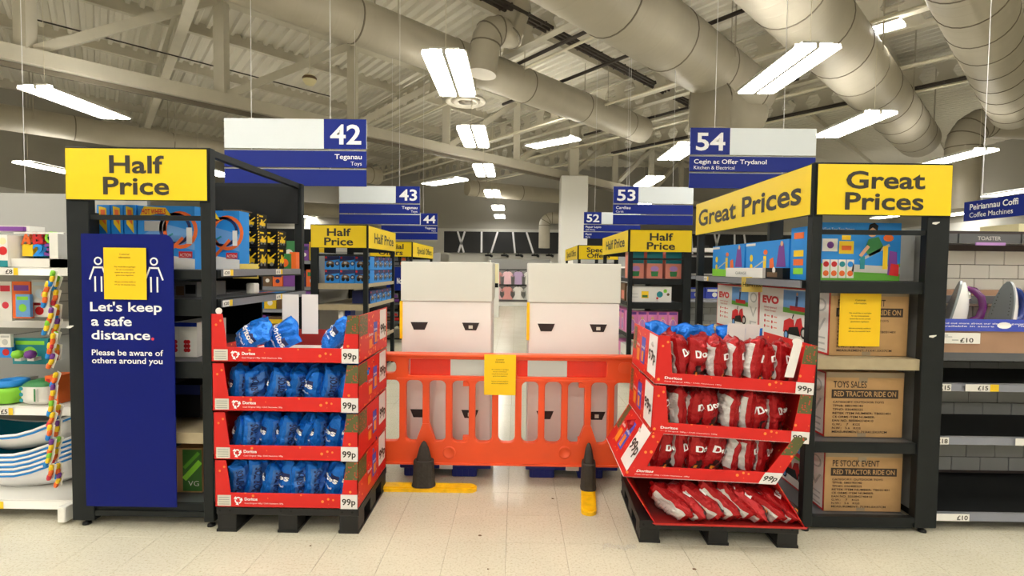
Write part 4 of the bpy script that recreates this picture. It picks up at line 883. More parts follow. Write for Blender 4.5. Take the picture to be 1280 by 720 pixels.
carton('toy_box', 'blue playset box with a boy in green, top shelf of the Great Prices stand', 'toy box', a.x, b_.x, 3.0, 3.12, 1.393, b_.z, 'skyblue', art_playset)
carton('toy_box', 'plain white side of a box on the top right shelf', 'toy box', b_.x+.005, b_.x+.11, 3.04, 3.5, 1.393, b_.z-.05, 'ltgrey', None)
for i, (ya, yb_) in enumerate(((3.25, 3.85), (3.88, 4.5))):
    carton('toy_box', ('nearer', 'farther')[i]+' blue playset box facing the aisle on the Great Prices stand\'s top shelf', 'toy box', 1.68, 1.82, ya, yb_, 1.393, 1.64, 'skyblue', art_playset2, face='left', group='blue playset boxes')
carton('toy_box', 'slim blue playset box spine beside the front post of the Great Prices stand', 'toy box', 1.665, 1.7, 3.02, 3.2, 1.393, 1.7, 'skyblue', lambda F: [F.rect(.2, .1+.17*i, .8, .22+.17*i, k, 2) for i, k in enumerate(('ltgreen', 'orangep', 'yellowp', 'skyblue', 'orangep'))], face='left')
a = at(915, 347, 3.9); carton('toy_box', 'low white box beneath the blue boxes at the Great Prices stand', 'toy box', 1.615, 1.67, 3.45, 4.05, 1.393, 1.46, 'white', lambda F: F.text('GARAGE', .3, .3, .3, 'midgrey', 2, x1=.6), face='left')
carton('toy_vehicle_box', 'small dark box with window lying on the Great Prices stand\'s top shelf', 'toy box', 1.62, 1.675, 3.2, 3.42, 1.393, 1.46, 'black', lambda F: [F.rect(.1, .15, .7, .6, 'brown', 1), F.disc(.5, .8, .02, 'white', 1)], face='left')
def pricecard(label, x0, x1, y, z0, z1, txt='Half Price', k='buff', face='right'):
    m = MB(); m.box(x0, x1, y, y+.0012, z0, z1, k); F = Face(m, 'front', x0, x1, z0, z1, y); F.text(txt, .06, .35, .32, 'ink', 2, x1=.94, bold=.01); return tag(m.build('price_card'), label, 'price card')
a, b_, c_, d_ = nrect(919, 346, 945, 364, 3.7); pricecard('buff Half Price card above the tractor cartons', a, b_, 3.6, c_, d_)
a, b_, c_, d_ = nrect(291, 330, 323, 348, 3.3); pricecard('buff Half Price card hanging from the toy shelf at left', a, b_, 3.3, c_, d_)
# left stand stock
def pxbox(name, label, pxa, pxb, pyt, Y, dep, z0, body, art, face='front', group=None, cat='toy box'):
    a = at(pxa, pyt, Y); b_ = at(pxb, pyt, Y); return carton(name, label, cat, a.x, b_.x, Y, Y+dep, z0+.002, a.z, body, art, face, group)
G = 'racing track boxes on the left stand'
for i, (a, b_) in enumerate(((121, 137), (139, 153.5), (155, 170))): pxbox('toy_box', '%s blue racing track box end from the left under the Half Price header' % ORD[i], a, b_, 256, 3.0, .5, 1.41, 'skyblue', art_spine, group=G)
pxbox('toy_box', 'large blue racing track box under the Half Price header, left of the thin post', 172, 243, 257, 3.0, .12, 1.41, 'skyblue', art_track, group=G)
pxbox('toy_box', 'large blue racing track box to the right of the thin post', 240, 299, 263, 3.3, .12, 1.41, 'skyblue', art_track, group=G)
pxbox('toy_box', 'dark box top behind the right racing track box', 279, 301, 262, 3.5, .15, 1.41, 'brown', None)
for i, (a, b_, t_, Y, z0) in enumerate(((301, 322, 308, 3.55, 1.41), (301, 322, 287, 3.55, None), (300, 321, 266, 3.55, None), (324, 347, 309, 3.75, 1.41), (325, 347, 288, 3.75, None))):
    if z0 is None: z0 = zprev
    bb = pxbox('digger_box', 'black and yellow digger box, '+('bottom of the taller stack', 'middle of the taller stack', 'top of the taller stack', 'bottom of the shorter stack', 'top of the shorter stack')[i], a, b_, t_, Y, .14, z0, 'black', art_digger, group='digger boxes on the left stand'); zprev = at(a, t_, Y).z
pxbox('toy_box', 'green and orange bagged toy at the end of the left stand shelf', 349, 362, 317, 3.85, .06, 1.41, 'green', lambda F: F.disc(.5, .4, .03, 'orangep', 1))
pxbox('toy_box', 'orange box at the rear end of the left stand shelf', 362, 370, 315, 3.88, .06, 1.41, 'orangep', None)
pxbox('toy_box', 'small grey box on the second shelf behind the blue poster', 217, 246, 352, 3.0, .3, 1.25, 'midgrey', lambda F: [F.rect(.1, .1, .45, .7, 'brown', 1), F.rect(.5, .2, .95, .8, 'black', 1)])
pxbox('toy_box', 'white and blue box with red dots beside the blue poster', 214, 246, 403, 2.95, .3, .91, 'white', lambda F: [F.rect(0, .88, 1, 1, 'blue_sign', 1), F.rect(.3, .1, .31, .85, 'ltgrey', 1)]+[F.disc(.06+.1*(j % 2)+.5*(j//6), .2+.12*(j//2 % 3), .012, 'red', 1) for j in range(12)])
pxbox('toy_box', 'dark blue box on the shelf above the beige shelf', 214, 250, 481, 3.0, .3, .55, 'black', lambda F: F.rect(0, .7, 1, 1, 'navy', 1))
pxbox('toy_box', 'brown and green carton on the bottom shelf beside the blue poster', 218, 252, 560, 2.95, .35, .127, 'carton', lambda F: [F.rect(.3, .03, 1, .97, 'grassd', 1), F.line(.35, .3, .95, .7, .03, 'ltgreen', 2), F.line(.35, .55, .9, .9, .02, 'grass', 2), F.text('VG', .5, .15, .12, 'white', 3, x1=.9)])
for i, (a, b_, t_, k) in enumerate(((285, 312, 374, 'midgrey'), (313, 323, 367, 'skyblue'), (324, 332, 367, 'orangep'), (333, 346, 366, 'skyblue'))):
    pxbox('toy_box', ('flat grey', 'small blue', 'tiny orange', 'wider blue')[i]+' box lying on the lower aisle shelf of the left stand', a, b_, t_, 3.55, .15, 1.25, k, None)
o = MB(); p = at(313, 366, 3.4); o.box(p.x-.03, p.x+.03, 3.4, 3.46, 1.252, 1.32, 'white', b=.006); tag(o.build('security_tag'), 'small white block on the lower shelf under the Half Price card', 'tag')
# price rails on the left stand's aisle side
def rail(label, X, y0, y1, z, sgn, tags):
    o = thing('price_rail', label, 'price rail', (X, (y0+y1)/2, z)); m = MB()
    m.box(X-.006, X+.006, y0, y1, z, z+.04, 'rail_grey'); m.build('strip', o)
    for y, t_ in tags:
        m = MB(); e = X+sgn*.0075; F = Face(m, 'right', y, y+.1, z+.003, z+.037, e) if sgn > 0 else Face(m, 'left', y+.1, y, z+.003, z+.037, e)
        F.rect(0, 0, .7, 1, 'white', 0); F.rect(.7, 0, 1, 1, 'yellowp', 0); F.text(t_, .08, .25, .5, 'ink', 1, x1=.6, bold=.02); m.build('price_label', o)
rail('grey price rail on the lower aisle shelf of the left stand', AX1+.02, 2.87, 4.0, 1.205, 1, ((2.86, '£20'), (3.5, '£15')))
rail('pale price rail under the racing track boxes', AX1+.02, 2.87, 3.9, 1.375, 1, ((2.87, '£20'), (3.5, '£12')))
rail('grey price rail above the tractor cartons on the right stand', EX0-.02, 2.92, 4.6, 1.35, -1, ((4.3, '£30'),))
rail('beige shelf price rail under the tractor cartons on the right stand', EX0-.02, 2.92, 4.6, .92, -1, ((4.3, '£65'), (3.6, '£65')))
# left mid stand stock
for r_ in range(2):
    for i in range(3):
        carton('brick_set_box', '%s construction set box from the left, %s row, behind-left Half Price stand' % (ORD[i], ('lower', 'upper')[r_]), 'toy box', BX0+.14+.19*i, BX0+.14+.19*i+.183, 6.5, 6.7, 1.222+.17*r_, 1.387+.17*r_, 'skyblue', art_bricks, group='construction set boxes')
    for i in range(4):
        y = 6.75+.25*i; carton('brick_set_box', '%s construction set box along the aisle side, %s row, left Half Price stand' % (ORD[i], ('lower', 'upper')[r_]), 'toy box', BX1-.2, BX1-.02, y, y+.24, 1.222+.17*r_, 1.387+.17*r_, 'skyblue', art_bricks, face='right', group='construction set boxes')
for i in range(4): carton('brick_set_box', '%s dark vehicle box on the second shelf of the left Half Price stand' % ORD[i], 'toy box', BX1-.25, BX1-.02, 6.6+.28*i, 6.86+.28*i, .962, 1.12, 'navy', art_bricks, face='right', group='dark vehicle boxes')
for i in range(2): carton('toy_box', ('tall white and blue', 'tall blue')[i]+' box standing on the lower shelf of the left Half Price stand', 'toy box', -2.21+.08*i, -2.14+.08*i, 6.5, 6.7, .502, .88, ('white', 'blue_sign')[i], None)
# far left stand: small boxed cars in view
cl = ['red', 'navy', 'teal', 'midgrey', 'orangep', 'purple', 'green', 'brown']
for si, z in enumerate((1.1, .75, .4, 1.45)):
    for i in range(4): carton('toy_car_box', '%s small toy box from left, %s shelf, left Special Offers stand' % (ORD[i], ('second', 'third', 'fourth', 'top')[si]), 'toy box', -2.64+.15*i, -2.5+.15*i, 9.86, 10.0, z+.002, z+.22, 'black', (lambda kk: lambda F: [F.rect(.05, .05, .95, .3, kk, 1), F.rect(.15, .4, .85, .8, 'midgrey', 1), F.poly([(.2, .45), (.8, .45), (.7, .65), (.35, .7)], kk, 2)])(cl[(si*3+i) % 8]), group='small toy boxes on the Special Offers stand')
m = MB(); a = at(492, 364, 9.5); b_ = at(502, 334, 9.5); m.box(a.x-.2, b_.x+.1, 9.78, 9.8, a.z, b_.z, 'blue_sign'); F = Face(m, 'front', a.x-.2, b_.x+.1, a.z, b_.z, 9.78); F.text('No', .44, .3, .25, 'letter_white', 1, x1=.64, bold=.03); tag(m.build('blue_notice'), 'small blue notice half hidden behind the left white bin', 'notice')
# right mid stand stock
def art_tub(F): F.rect(0, 0, 1, .55, 'coral'); F.rect(0, .55, 1, 1, 'teal'); F.disc(.5, .36, F.H*.15, 'lilac', 2, ry=F.H*.1); F.poly([(.3, .08), (.7, .08), (.74, .26), (.26, .26)], 'green', 3)
for i in range(3): carton('toy_tub_box', '%s coral and teal surprise toy box from the left, right Half Price stand' % ORD[i], 'toy box', DX0+.02+.24*i, DX0+.22+.24*i, 6.72, 6.9, 1.322, 1.67, 'coral', art_tub, group='coral and teal toy boxes')
def art_wood(F): F.rect(.02, .04, .98, .96, 'white'); F.rect(.28, .25, .45, .7, 'yellowp', 2); F.rect(.3, .3, .43, .45, 'grassd', 3); F.disc(.72, .5, F.H*.2, 'teal', 2); F.disc(.85, .72, F.H*.12, 'ltgreen', 2); F.disc(.92, .5, F.H*.09, 'brown', 2); F.disc(.66, .25, F.H*.07, 'red', 3); F.rect(.05, .3, .2, .34, 'ltgrey', 2); F.rect(.05, .5, .2, .54, 'ltgrey', 2)
carton('toy_box', 'long white wooden toy box on the middle shelf of the right Half Price stand', 'toy box', DX0+.04, DX0+.57, 6.68, 6.85, 1.022, 1.22, 'white', art_wood)
def art_doll(F): F.rect(0, 0, 1, 1, 'pink'); F.poly([(.3, .1), (.75, .1), (.6, .6), (.42, .6)], 'lilac', 2); F.disc(.5, .7, F.W*.16, 'skin', 3); F.rect(.1, .85, .9, .97, 'purple', 2); F.ring(.5, .35, F.W*.35, F.W*.04, 'white', 3, ry=F.H*.3)
for i in range(5): carton('doll_box', '%s pink doll box from the left on the right Half Price stand' % ORD[i], 'toy box', DX0+.02+.13*i, DX0+.145+.13*i, 6.7, 6.85, .622, .90, 'pink', art_doll, group='pink doll boxes')
for i in range(6): carton('doll_box', '%s pink doll box facing the aisle on the right Half Price stand' % ORD[i], 'toy box', DX0+.02, DX0+.14, 6.9+.22*i, 7.1+.22*i, .622, .9, 'pink', art_doll, face='left', group='pink doll boxes')
for i in range(5): carton('toy_box', '%s brown craft box facing the aisle on the right Half Price stand' % ORD[i], 'toy box', DX0+.02, DX0+.14, 6.9+.26*i, 7.14+.26*i, 1.022, 1.25, 'brown', lambda F: F.rect(.1, .1, .9, .6, 'coral', 1), face='left', group='brown craft boxes')
for i in range(4): carton('toy_box', '%s low box on the bottom of the right Half Price stand' % ORD[i], 'toy box', DX0+.02, DX0+.2, 6.72+.4*i, 7.1+.4*i, .122, .45, ('white', 'pink', 'white', 'purple')[i], lambda F: F.rect(.1, .4, .9, .6, 'ltgrey', 1), face='left', group='boxes at the bottom of the right Half Price stand')
# ---------------------------------------------------------------- gondola shelving
def gondola(label, x0, x1, yf, dep, shelves, ksh, krail, kback, top, bh=.02, tags=None, base=.08):
    o = thing('shelving_unit', label, 'shelving', ((x0+x1)/2, yf+dep/2, 0)); yb = yf+dep
    MB().box(x0, x1, yb, yb+.03, 0, top, kback).build('back_panel', o); MB().box(x0, x1, yf+.14, yb, 0, base-.02, 'steel_dark').build('plinth', o)  # plinth coloured dark to stand in for the shadow beneath the bottom rail
    for i, (z, d_, tg) in enumerate(shelves):
        m = MB(); y0 = yb-d_; m.box(x0, x1, y0, yb-.001, z-bh, z, ksh); s_ = m.build('shelf', o)
        m = MB(); m.add([(x0, y0, z), (x1, y0, z), (x1, y0-.02, z-.045), (x0, y0-.02, z-.045)], [(3, 2, 1, 0)], krail); m.box(x0, x1, y0-.004, y0, z-.045, z, krail); m.build('price_rail', s_)
        if tg:
            m = MB(); F = Face(m, 'front', x0, x1, z-.044, z-.003, y0-.0225); w_ = x1-x0
            for xa, t_, wd, kk in tg: F.rect((xa-x0)/w_, 0, (xa-x0+wd)/w_, 1, 'white', 1); F.text(t_, 0, .18, .62, 'ink', 2, bold=.02, squash=1.15, right=(xa-x0+wd*(.95 if not kk else .68))/w_); kk and F.rect((xa-x0+wd*.74)/w_, 0, (xa-x0+wd)/w_, 1, 'yellowp', 2)
            m.build('price_label', s_)
    return o
# right electricals shelf
FX0, FX1 = 2.36, 4.6
g = gondola('dark electricals shelving with tiled back at the right edge', FX0, FX1, 2.95, .55, ((1.13, .55, None), (.81, .48, ((2.36, '£15', .14, 0), (2.58, '£15', .19, 1))), (.50, .48, ((2.36, '£18', .14, 0), (2.88, '£8', .14, 0))), (.10, .58, ((2.36, '£10', .19, 0), (3.2, '£12', .19, 0)))), 'steel_dark', 'rail_grey', 'grout', 1.72)
tw, th_ = .187, .088
protos = {}
for r_ in range(18):
    z = .12+(th_+.004)*r_
    if z+th_ > 1.68: break
    for c_ in range(13):
        x = FX0+.005+(tw+.004)*(c_-.5*(r_ % 2))
        xa = max(x, FX0); xb = min(x+tw, FX1)
        if xb-xa < .03: continue
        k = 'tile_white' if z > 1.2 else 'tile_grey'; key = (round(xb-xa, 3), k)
        if key not in protos:
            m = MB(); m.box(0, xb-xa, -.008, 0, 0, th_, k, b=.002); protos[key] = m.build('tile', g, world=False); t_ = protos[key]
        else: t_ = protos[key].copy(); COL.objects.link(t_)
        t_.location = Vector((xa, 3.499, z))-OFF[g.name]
MB().box(FX0, FX1, 3.36, 3.49, 1.3, 1.335, 'wood').build('upper_shelf', g); MB().box(FX0, FX1, 2.95, 3.49, 1.13, 1.142, 'wood').build('shelf_board', g)
MB().box(FX0, FX1, 3.33, 3.36, 1.25, 1.3, 'shelf_grey').build('shelf_rail', g)
a = at(1230, 399, 2.92); b_ = at(1230, 414, 2.92); m = MB(); m.box(FX0, FX1, 2.915, 2.925, b_.z, a.z, 'bluerail'); F = Face(m, 'front', FX0, FX1, b_.z, a.z, 2.915)
F.text('Find out more about our electrical guarantee', .0, .58, .14, 'letter_white', 1, x1=.22); F.text('available in store', .0, .34, .14, 'letter_white', 1, x1=.13); F.disc(.155, .5, .04, 'letter_white', 1, ry=.018); F.text('Five year guarantee', .19, .4, .2, 'letter_white', 1, x1=.3); m.build('blue_strip', g)
m = MB(); m.box(FX0, FX1, 2.925, 2.935, 1.0, b_.z, 'wood'); m.box(FX0, FX1, 2.925, 2.932, .955, 1.0, 'shelf_grey'); m.build('fascia', g)
m = MB(); a = at(1176, 416, 2.91); b_ = at(1226, 430, 2.91); m.box(a.x, b_.x, 2.915, 2.922, b_.z, a.z, 'white'); F = Face(m, 'front', a.x, b_.x, b_.z, a.z, 2.915); F.text('£10', .5, .12, .42, 'ink', 1, x1=.83, bold=.02); F.rect(.04, .6, .3, .65, 'midgrey', 1); F.rect(.04, .75, .2, .8, 'midgrey', 1); F.rect(.3, .3, .46, .36, 'midgrey', 1); m.build('price_label', g)
for i in range(4):
    x = 2.37+.39*i; m = MB(); a = at(1200, 304, 3.3).z; b_ = at(1200, 292, 3.3).z; m.box(x, x+.38, 3.3, 3.48, a, b_, 'toastgrey'); F = Face(m, 'front', x, x+.38, a, b_, 3.3); F.text('TOASTER', .3, .35, .4, 'ltgrey', 1, x1=.68, bold=.02)
    m.box(x+.1, x+.28, 3.29, 3.3, a-.012, a+.006, 'lilac'); tag(m.build('toaster_topper'), '%s grey TOASTER header block from the left above the white tiles' % ORD[i], 'sign', 'toaster headers')
m = MB(); a = at(1256, 292, 3.7); m.box(a.x, a.x+.4, 3.6, 3.9, a.z-.1, at(1256, 281, 3.7).z, 'cream'); F = Face(m, 'front', a.x, a.x+.4, a.z-.1, at(1256, 281, 3.7).z, 3.6); F.disc(.17, .7, .02, 'red', 1, ry=.03); tag(m.build('carton'), 'cream carton on top of the shelving at the right edge', 'carton')
def iron(label, loc, rz, kb, kh):
    o = thing('steam_iron', label, 'iron', loc, None, rz)
    def sec(z): s_ = max(0, 1-(z/.255)**2.2)**.6; return .062*s_+.003
    m = MB(); n = 12; v = []
    for i in range(n+1): z = .02+.233*i/n; w_ = sec(z); x = -.06+z*.25; v += [(x, -w_, z), (x, w_, z), (x+.012, -w_, z), (x+.012, w_, z)]
    f = []
    for i in range(n): a = 4*i; b_ = a+4; f += [(a, b_, b_+1, a+1), (a+2, a+3, b_+3, b_+2), (a, a+2, b_+2, b_), (a+1, b_+1, b_+3, a+3)]
    m.add(v, f, 'soleplate'); m.build('soleplate', o, world=False)
    m = MB(); v = []; f = []
    for i in range(n+1):
        z = .015+.23*i/n; w_ = sec(z)*.93; x = -.048+z*.25; d = .075*(1-(z/.26)**2)+.01
        for j in range(9): t_ = math.pi*j/8; v.append((x+d*math.sin(t_), -w_*math.cos(t_), z))
    for i in range(n):
        for j in range(8): a = i*9+j; f.append((a, a+1, a+10, a+9))
    f.append(tuple(range(8, -1, -1))); m.add(v, f, 'white_gloss', sm=True); m.build('body', o, world=False)
    m = MB(); m.tube([(.03, 0, .215), (.07, 0, .2), (.105, 0, .16), (.115, 0, .1), (.1, 0, .04), (.06, 0, .018)], [.012, .019, .02, .019, .022, .02], kh, n=10); m.build('handle', o, world=False)
    m = MB(); m.box(-.045, .115, -.055, .055, 0, .02, kh, b=.005); m.build('heel', o, world=False)
    m = MB(); m.lathe([(0, 0), (.018, .01), (.014, .06), (0, .07)], kb, n=12, T=Matrix.Translation((.045, 0, .13))); m.build('water_tank', o, world=False)
    m = MB()
    for i in range(7):
        for s_ in (-1, 1):
            z = .06+.02*i; T_ = Matrix.Translation((-.0615+z*.25, s_*sec(z)*.7, z)) @ Matrix.Rotation(R(-90), 4, 'Y'); m.lathe([(0, .001), (.003, .001)], 'black', n=6, T=T_)
    m.build('steam_hole', o, world=False)
    m = MB(); m.tube([(.1, .0, .03), (.13, .03, .02), (.2, .06, .006), (.28, .03, .005), (.33, .05, .005)], .004, 'white', n=6); m.build('power_cord', o, world=False); return o
p = at(1193, 398, 3.12); iron('purple and white steam iron standing on its heel', (p.x-.0, 3.1, 1.143), R(-26), 'chrome', 'irpurple')
p = at(1256, 398, 3.12); iron('grey soled white and blue steam iron standing on its heel', (p.x-.01, 3.1, 1.143), R(10), 'irblue', 'irblue')
# left toy shelf
LX0, LX1 = -4.6, -2.47
g = gondola('pale baby toy shelving at the left edge', LX0, LX1, 2.9, .6, ((1.41, .5, ((-2.95, '£8', .1, 1), (-2.62, '£6', .1, 0))), (1.06, .12, None), (.60, .5, ((-3.0, '£5', .1, 1), (-2.62, '£4', .1, 0))), (.105, .62, ((-2.95, '£9', .1, 1), ))), 'white_paint', 'white', 'panel_grey', 1.9, base=.06)
p = at(75, 640, 2.82); m = MB(); m.box(p.x-.0, p.x+.045, 2.8, 2.86, .015, .1, 'white', b=.004); m.build('rail_end_cap', g)
def letterbox():
    a = at(10, 336, 3.0); b_ = at(72, 290, 3.0); x0, x1, z0, z1 = a.x, b_.x, 1.412, b_.z; o = thing('letter_toy_box', 'white open box of chunky foam alphabet letters on the top left shelf', 'toy box', ((x0+x1)/2, 3.05, z0))
    m = MB(); m.box(x0, x1, 3.16, 3.17, z0, z1, 'white'); m.box(x0, x1, 3.0, 3.17, z0, z0+.05, 'white'); m.box(x0, x0+.012, 3.0, 3.17, z0, z1-.02, 'white'); m.box(x1-.05, x1, 3.0, 3.17, z0, z1-.01, 'white'); m.box(x0, x1, 3.04, 3.17, z1-.01, z1, 'white'); m.build('box_shell', o)
    m = MB(); m.box(x0+.02, x1-.06, 3.14, 3.155, z0+.05, z1-.02, 'teal_in'); m.build('backing_card', o)
    W_ = x1-x0-.07
    for ch, fx, fz, k in (('A', .05, .5, 'orangep'), ('B', .36, .54, 'red'), ('C', .68, .56, 'ltgreen'), ('1', .08, .08, 'yellowp'), ('2', .36, .08, 'skyblue'), ('3', .66, .1, 'purple')):
        vs, fs, a_, b__ = textmesh(ch, .04); h = .07; m = MB(); P = [Vector((x0+.02+W_*fx+(q.x-a_)/(b__-a_)*.062, 3.05, z0+.055+.155*fz+q.y*h/.72*.95)) for q in vs]
        m.add(P, fs, k); P2 = [q+Vector((0, .03, 0)) for q in P]; m.add(P2, [q[::-1] for q in fs], k); m.build('foam_letter', o)
letterbox()
pxbox('toy_box', 'white box with a round toy printed at the left picture edge, top shelf', -30, 9, 293, 2.98, .2, 1.41, 'white', lambda F: [F.rect(0, 0, 1, .2, 'teal', 1), F.disc(.85, .5, .025, 'red', 1), F.disc(.85, .8, .02, 'cream', 1)])
m = MB(); a = at(18, 290, 3.06); m.box(a.x-.2, a.x+.1, 3.05, 3.15, a.z-.0+.002, a.z+.035, 'white'); m.box(a.x-.19, a.x+.08, 3.03, 3.05, a.z+.005, a.z+.03, 'purple'); tag(m.build('toy_box'), 'flat white and purple toy box lying on the letter box', 'toy box')
pk = [(0, 14, 352, 401, 'white', 'dotred', 'spotted white blister pack at far left'), (16, 38, 352, 398, 'orangep', 'purple', 'orange and purple toy pack'), (20, 37, 368, 396, 'sky', 'ltgreen', 'pale blue pack with green dinosaur'), (37, 62, 377, 396, 'white', 'red', 'white box with small red print'), (40, 60, 350, 378, 'ltgrey', 'window_film', 'clear plastic wrapped pack'),
      (0, 13, 418, 434, 'white', 'ltgrey', 'white price flap'), (16, 60, 423, 455, 'teal', 'ltgreen', 'teal card with rattles'), (0, 15, 430, 447, 'skyblue', 'red', 'blue blister toy pack')]
for i, (a, b_, t_, bt, k1, k2, s_) in enumerate(pk):
    Y = 3.2-.03*(i % 3); A_ = at(a, bt, Y); B_ = at(b_, t_, Y); m = MB(); m.box(A_.x, B_.x, Y, Y+.02, A_.z, B_.z, k1); F = Face(m, 'front', A_.x, B_.x, A_.z, B_.z, Y); F.disc(.5, .4, min(F.W, F.H)*.28, k2, 2); F.rect(.1, .75, .9, .9, k2, 2)
    m.box((A_.x+B_.x)/2-.004, (A_.x+B_.x)/2+.004, Y+.02, 3.5, B_.z-.012, B_.z-.006, 'chrome'); tag(m.build('toy_pack'), s_+' hanging on the baby toy shelving', 'toy pack', 'hanging toy packs')
for i, (px, k) in enumerate(((22, 'ltgreen'), (38, 'purple'))):
    p = at(px, 443, 3.12); m = MB(); m.lathe([(0, -.028), (.025, -.018), (.032, 0), (.025, .018), (0, .028)], k, n=14, T=Matrix.Translation(p)); m.box(p.x-.02, p.x+.02, 3.12, 3.17, p.z-.04, p.z-.02, 'white'); tag(m.build('rattle_ball'), ('lime green', 'purple')[i]+' rattle ball on the teal card', 'toy')
# nappy pack, bowl, orange box
A_ = at(20, 529, 3.0); B_ = at(56, 479, 3.0); m = MB(); nn = 10; v = []; f = []; cx = (A_.x+B_.x)/2; hw_ = (B_.x-A_.x)/2; hz = (B_.z-.602)
for i in range(nn+1):
    z = i/nn; s_ = (1-abs(2*z-1)**6)**.3 if 0 < z < 1 else .7
    for j in range(16): t_ = 2*math.pi*j/16; v.append((cx+hw_*s_*math.copysign(abs(math.cos(t_))**.45, math.cos(t_)), 3.1+.09*s_*math.copysign(abs(math.sin(t_))**.45, math.sin(t_)), .602+hz*z))
for i in range(nn):
    for j in range(16): q = (j+1) % 16; f.append((i*16+j, i*16+q, (i+1)*16+q, (i+1)*16+j))
m.add(v, f[:int(len(f)*.8)], 'white', sm=True); m.add(v, f[int(len(f)*.8):]+[tuple(range(nn*16, nn*16+16))], 'green', sm=True); F = Face(m, 'front', A_.x, B_.x, .602, B_.z, 3.0)
for q in range(3): F.disc(.2, .25+.25*q, .012, 'teal', 1)
F.rect(.62, .2, .68, .75, 'green', 1); F.rect(.74, .2, .78, .75, 'ltgrey', 1); tag(m.build('nappy_pack'), 'white and green soft nappy pack on the lower left shelf', 'nappy pack')
p = at(3, 520, 3.02); m = MB(); m.lathe([(.04, 0), (.075, .01), (.085, .07), (.09, .1), (.08, .1), (.07, .02), (0, .02)], 'ltgreen', n=20, T=Matrix.Translation((p.x, 3.08, .602))); m.lathe([(.05, .1), (.085, .105), (.085, .135), (.06, .14), (.05, .12)], 'skyblue', n=20, T=Matrix.Translation((p.x, 3.08, .602))); tag(m.build('baby_bowl'), 'lime green bowl with blue rim at the left picture edge', 'bowl')
pxbox('toy_box', 'orange box beside the nappy pack', 56, 72, 470, 3.05, .12, .60, 'orangep', lambda F: F.rect(.1, .1, .4, .9, 'red', 1)); pxbox('toy_box', 'grey white box behind the nappy pack', 8, 30, 473, 3.25, .1, .60, 'ltgrey', lambda F: F.rect(.2, .6, .8, .8, 'midgrey', 1))
# baby baths
def bath():
    o = thing('baby_bath', 'x', 'baby bath', (0, 0, 0), 'stacked baby baths'); n = 32
    def rim(t_):
        q = (math.degrees(t_)+95+180) % 360-180; return .13+.05*math.cos(t_)**2-.035*math.exp(-(q/24)**2)-.035*max(0, math.sin(t_))**2
    def ring(rx, ry, zf): return [Vector((rx*math.copysign(abs(math.cos(2*math.pi*i/n))**.8, math.cos(2*math.pi*i/n)), ry*math.sin(2*math.pi*i/n), zf(2*math.pi*i/n))) for i in range(n)]
    outer = [ring(.2, .1, lambda t_: 0), ring(.255, .13, lambda t_: .03), ring(.3, .155, lambda t_: rim(t_)*.6), ring(.325, .17, rim)]
    v = [p for r_ in outer for p in r_]; f = [(r_*n+i, r_*n+(i+1) % n, r_*n+n+(i+1) % n, r_*n+n+i) for r_ in range(3) for i in range(n)]; m = MB(); m.add(v, f+[tuple(range(n-1, -1, -1))], 'white_gloss', sm=True)
    m.tube([Vector((p.x*.88-.0, p.y*.97-.0, p.z*.45)) for p in outer[3][:17]][::1], .002, 'bluerail', n=4); m.build('shell', o, world=False)
    m = MB(); inn = [ring(.315, .16, rim), ring(.28, .135, lambda t_: rim(t_)*.6), ring(.19, .09, lambda t_: .012)]; v = [p for r_ in inn for p in r_]; m.add(v, [(r_*n+(i+1) % n, r_*n+i, r_*n+n+i, r_*n+n+(i+1) % n) for r_ in range(2) for i in range(n)]+[tuple(range(2*n, 3*n))], 'teal_in', sm=True); m.build('lining', o, world=False)
    m = MB(); R_ = outer[3]+[outer[3][0]]; m.tube([p+Vector((0, 0, .0)) for p in R_], .008, 'white_gloss', n=6, cap=False); m.build('rim', o, world=False)
    m = MB(); R_ = ring(.322, .168, lambda t_: rim(t_)-.014); m.tube(R_+[R_[0]], .006, 'skyblue', n=5, cap=False); m.build('blue_trim', o, world=False)
    m = MB()
    for i, k in enumerate(('print_blue', 'pink')):
        m.lathe([(0, .001), (.009, .001)], k, n=10, T=Matrix.Translation((-.12-.03*i, -.158, .09)) @ Matrix.Rotation(R(90), 4, 'X'))
    m.build('sticker', o, world=False); return o
bt = bath(); p = at(42, 645, 3.12)
for i in range(6):
    o = bt if i == 0 else dup(bt); z = .108+.028*i+(.09 if i == 5 else 0); o.location = (p.x-.04+(.03 if i == 5 else 0)+.06, 3.14, z); o.rotation_euler = (R(-2), R(-3+(-4 if i == 5 else 0)), R(4)); o['label'] = ('lowest', 'second lowest', 'third lowest', 'middle', 'second from top', 'topmost')[i]+' white baby bath in the stack on the bottom left shelf'
m = MB(); A_ = at(-5, 612, 3.3); 
for i in range(4): m.box(A_.x-.3, A_.x+.13, 3.3, 3.34, .26+.03*i, .275+.03*i, 'white')
m.box(A_.x-.3, A_.x+.1, 3.34, 3.4, .107, .38, 'white'); tag(m.build('bath_seat'), 'white ribbed bath seat behind the baby bath stack', 'bath seat')
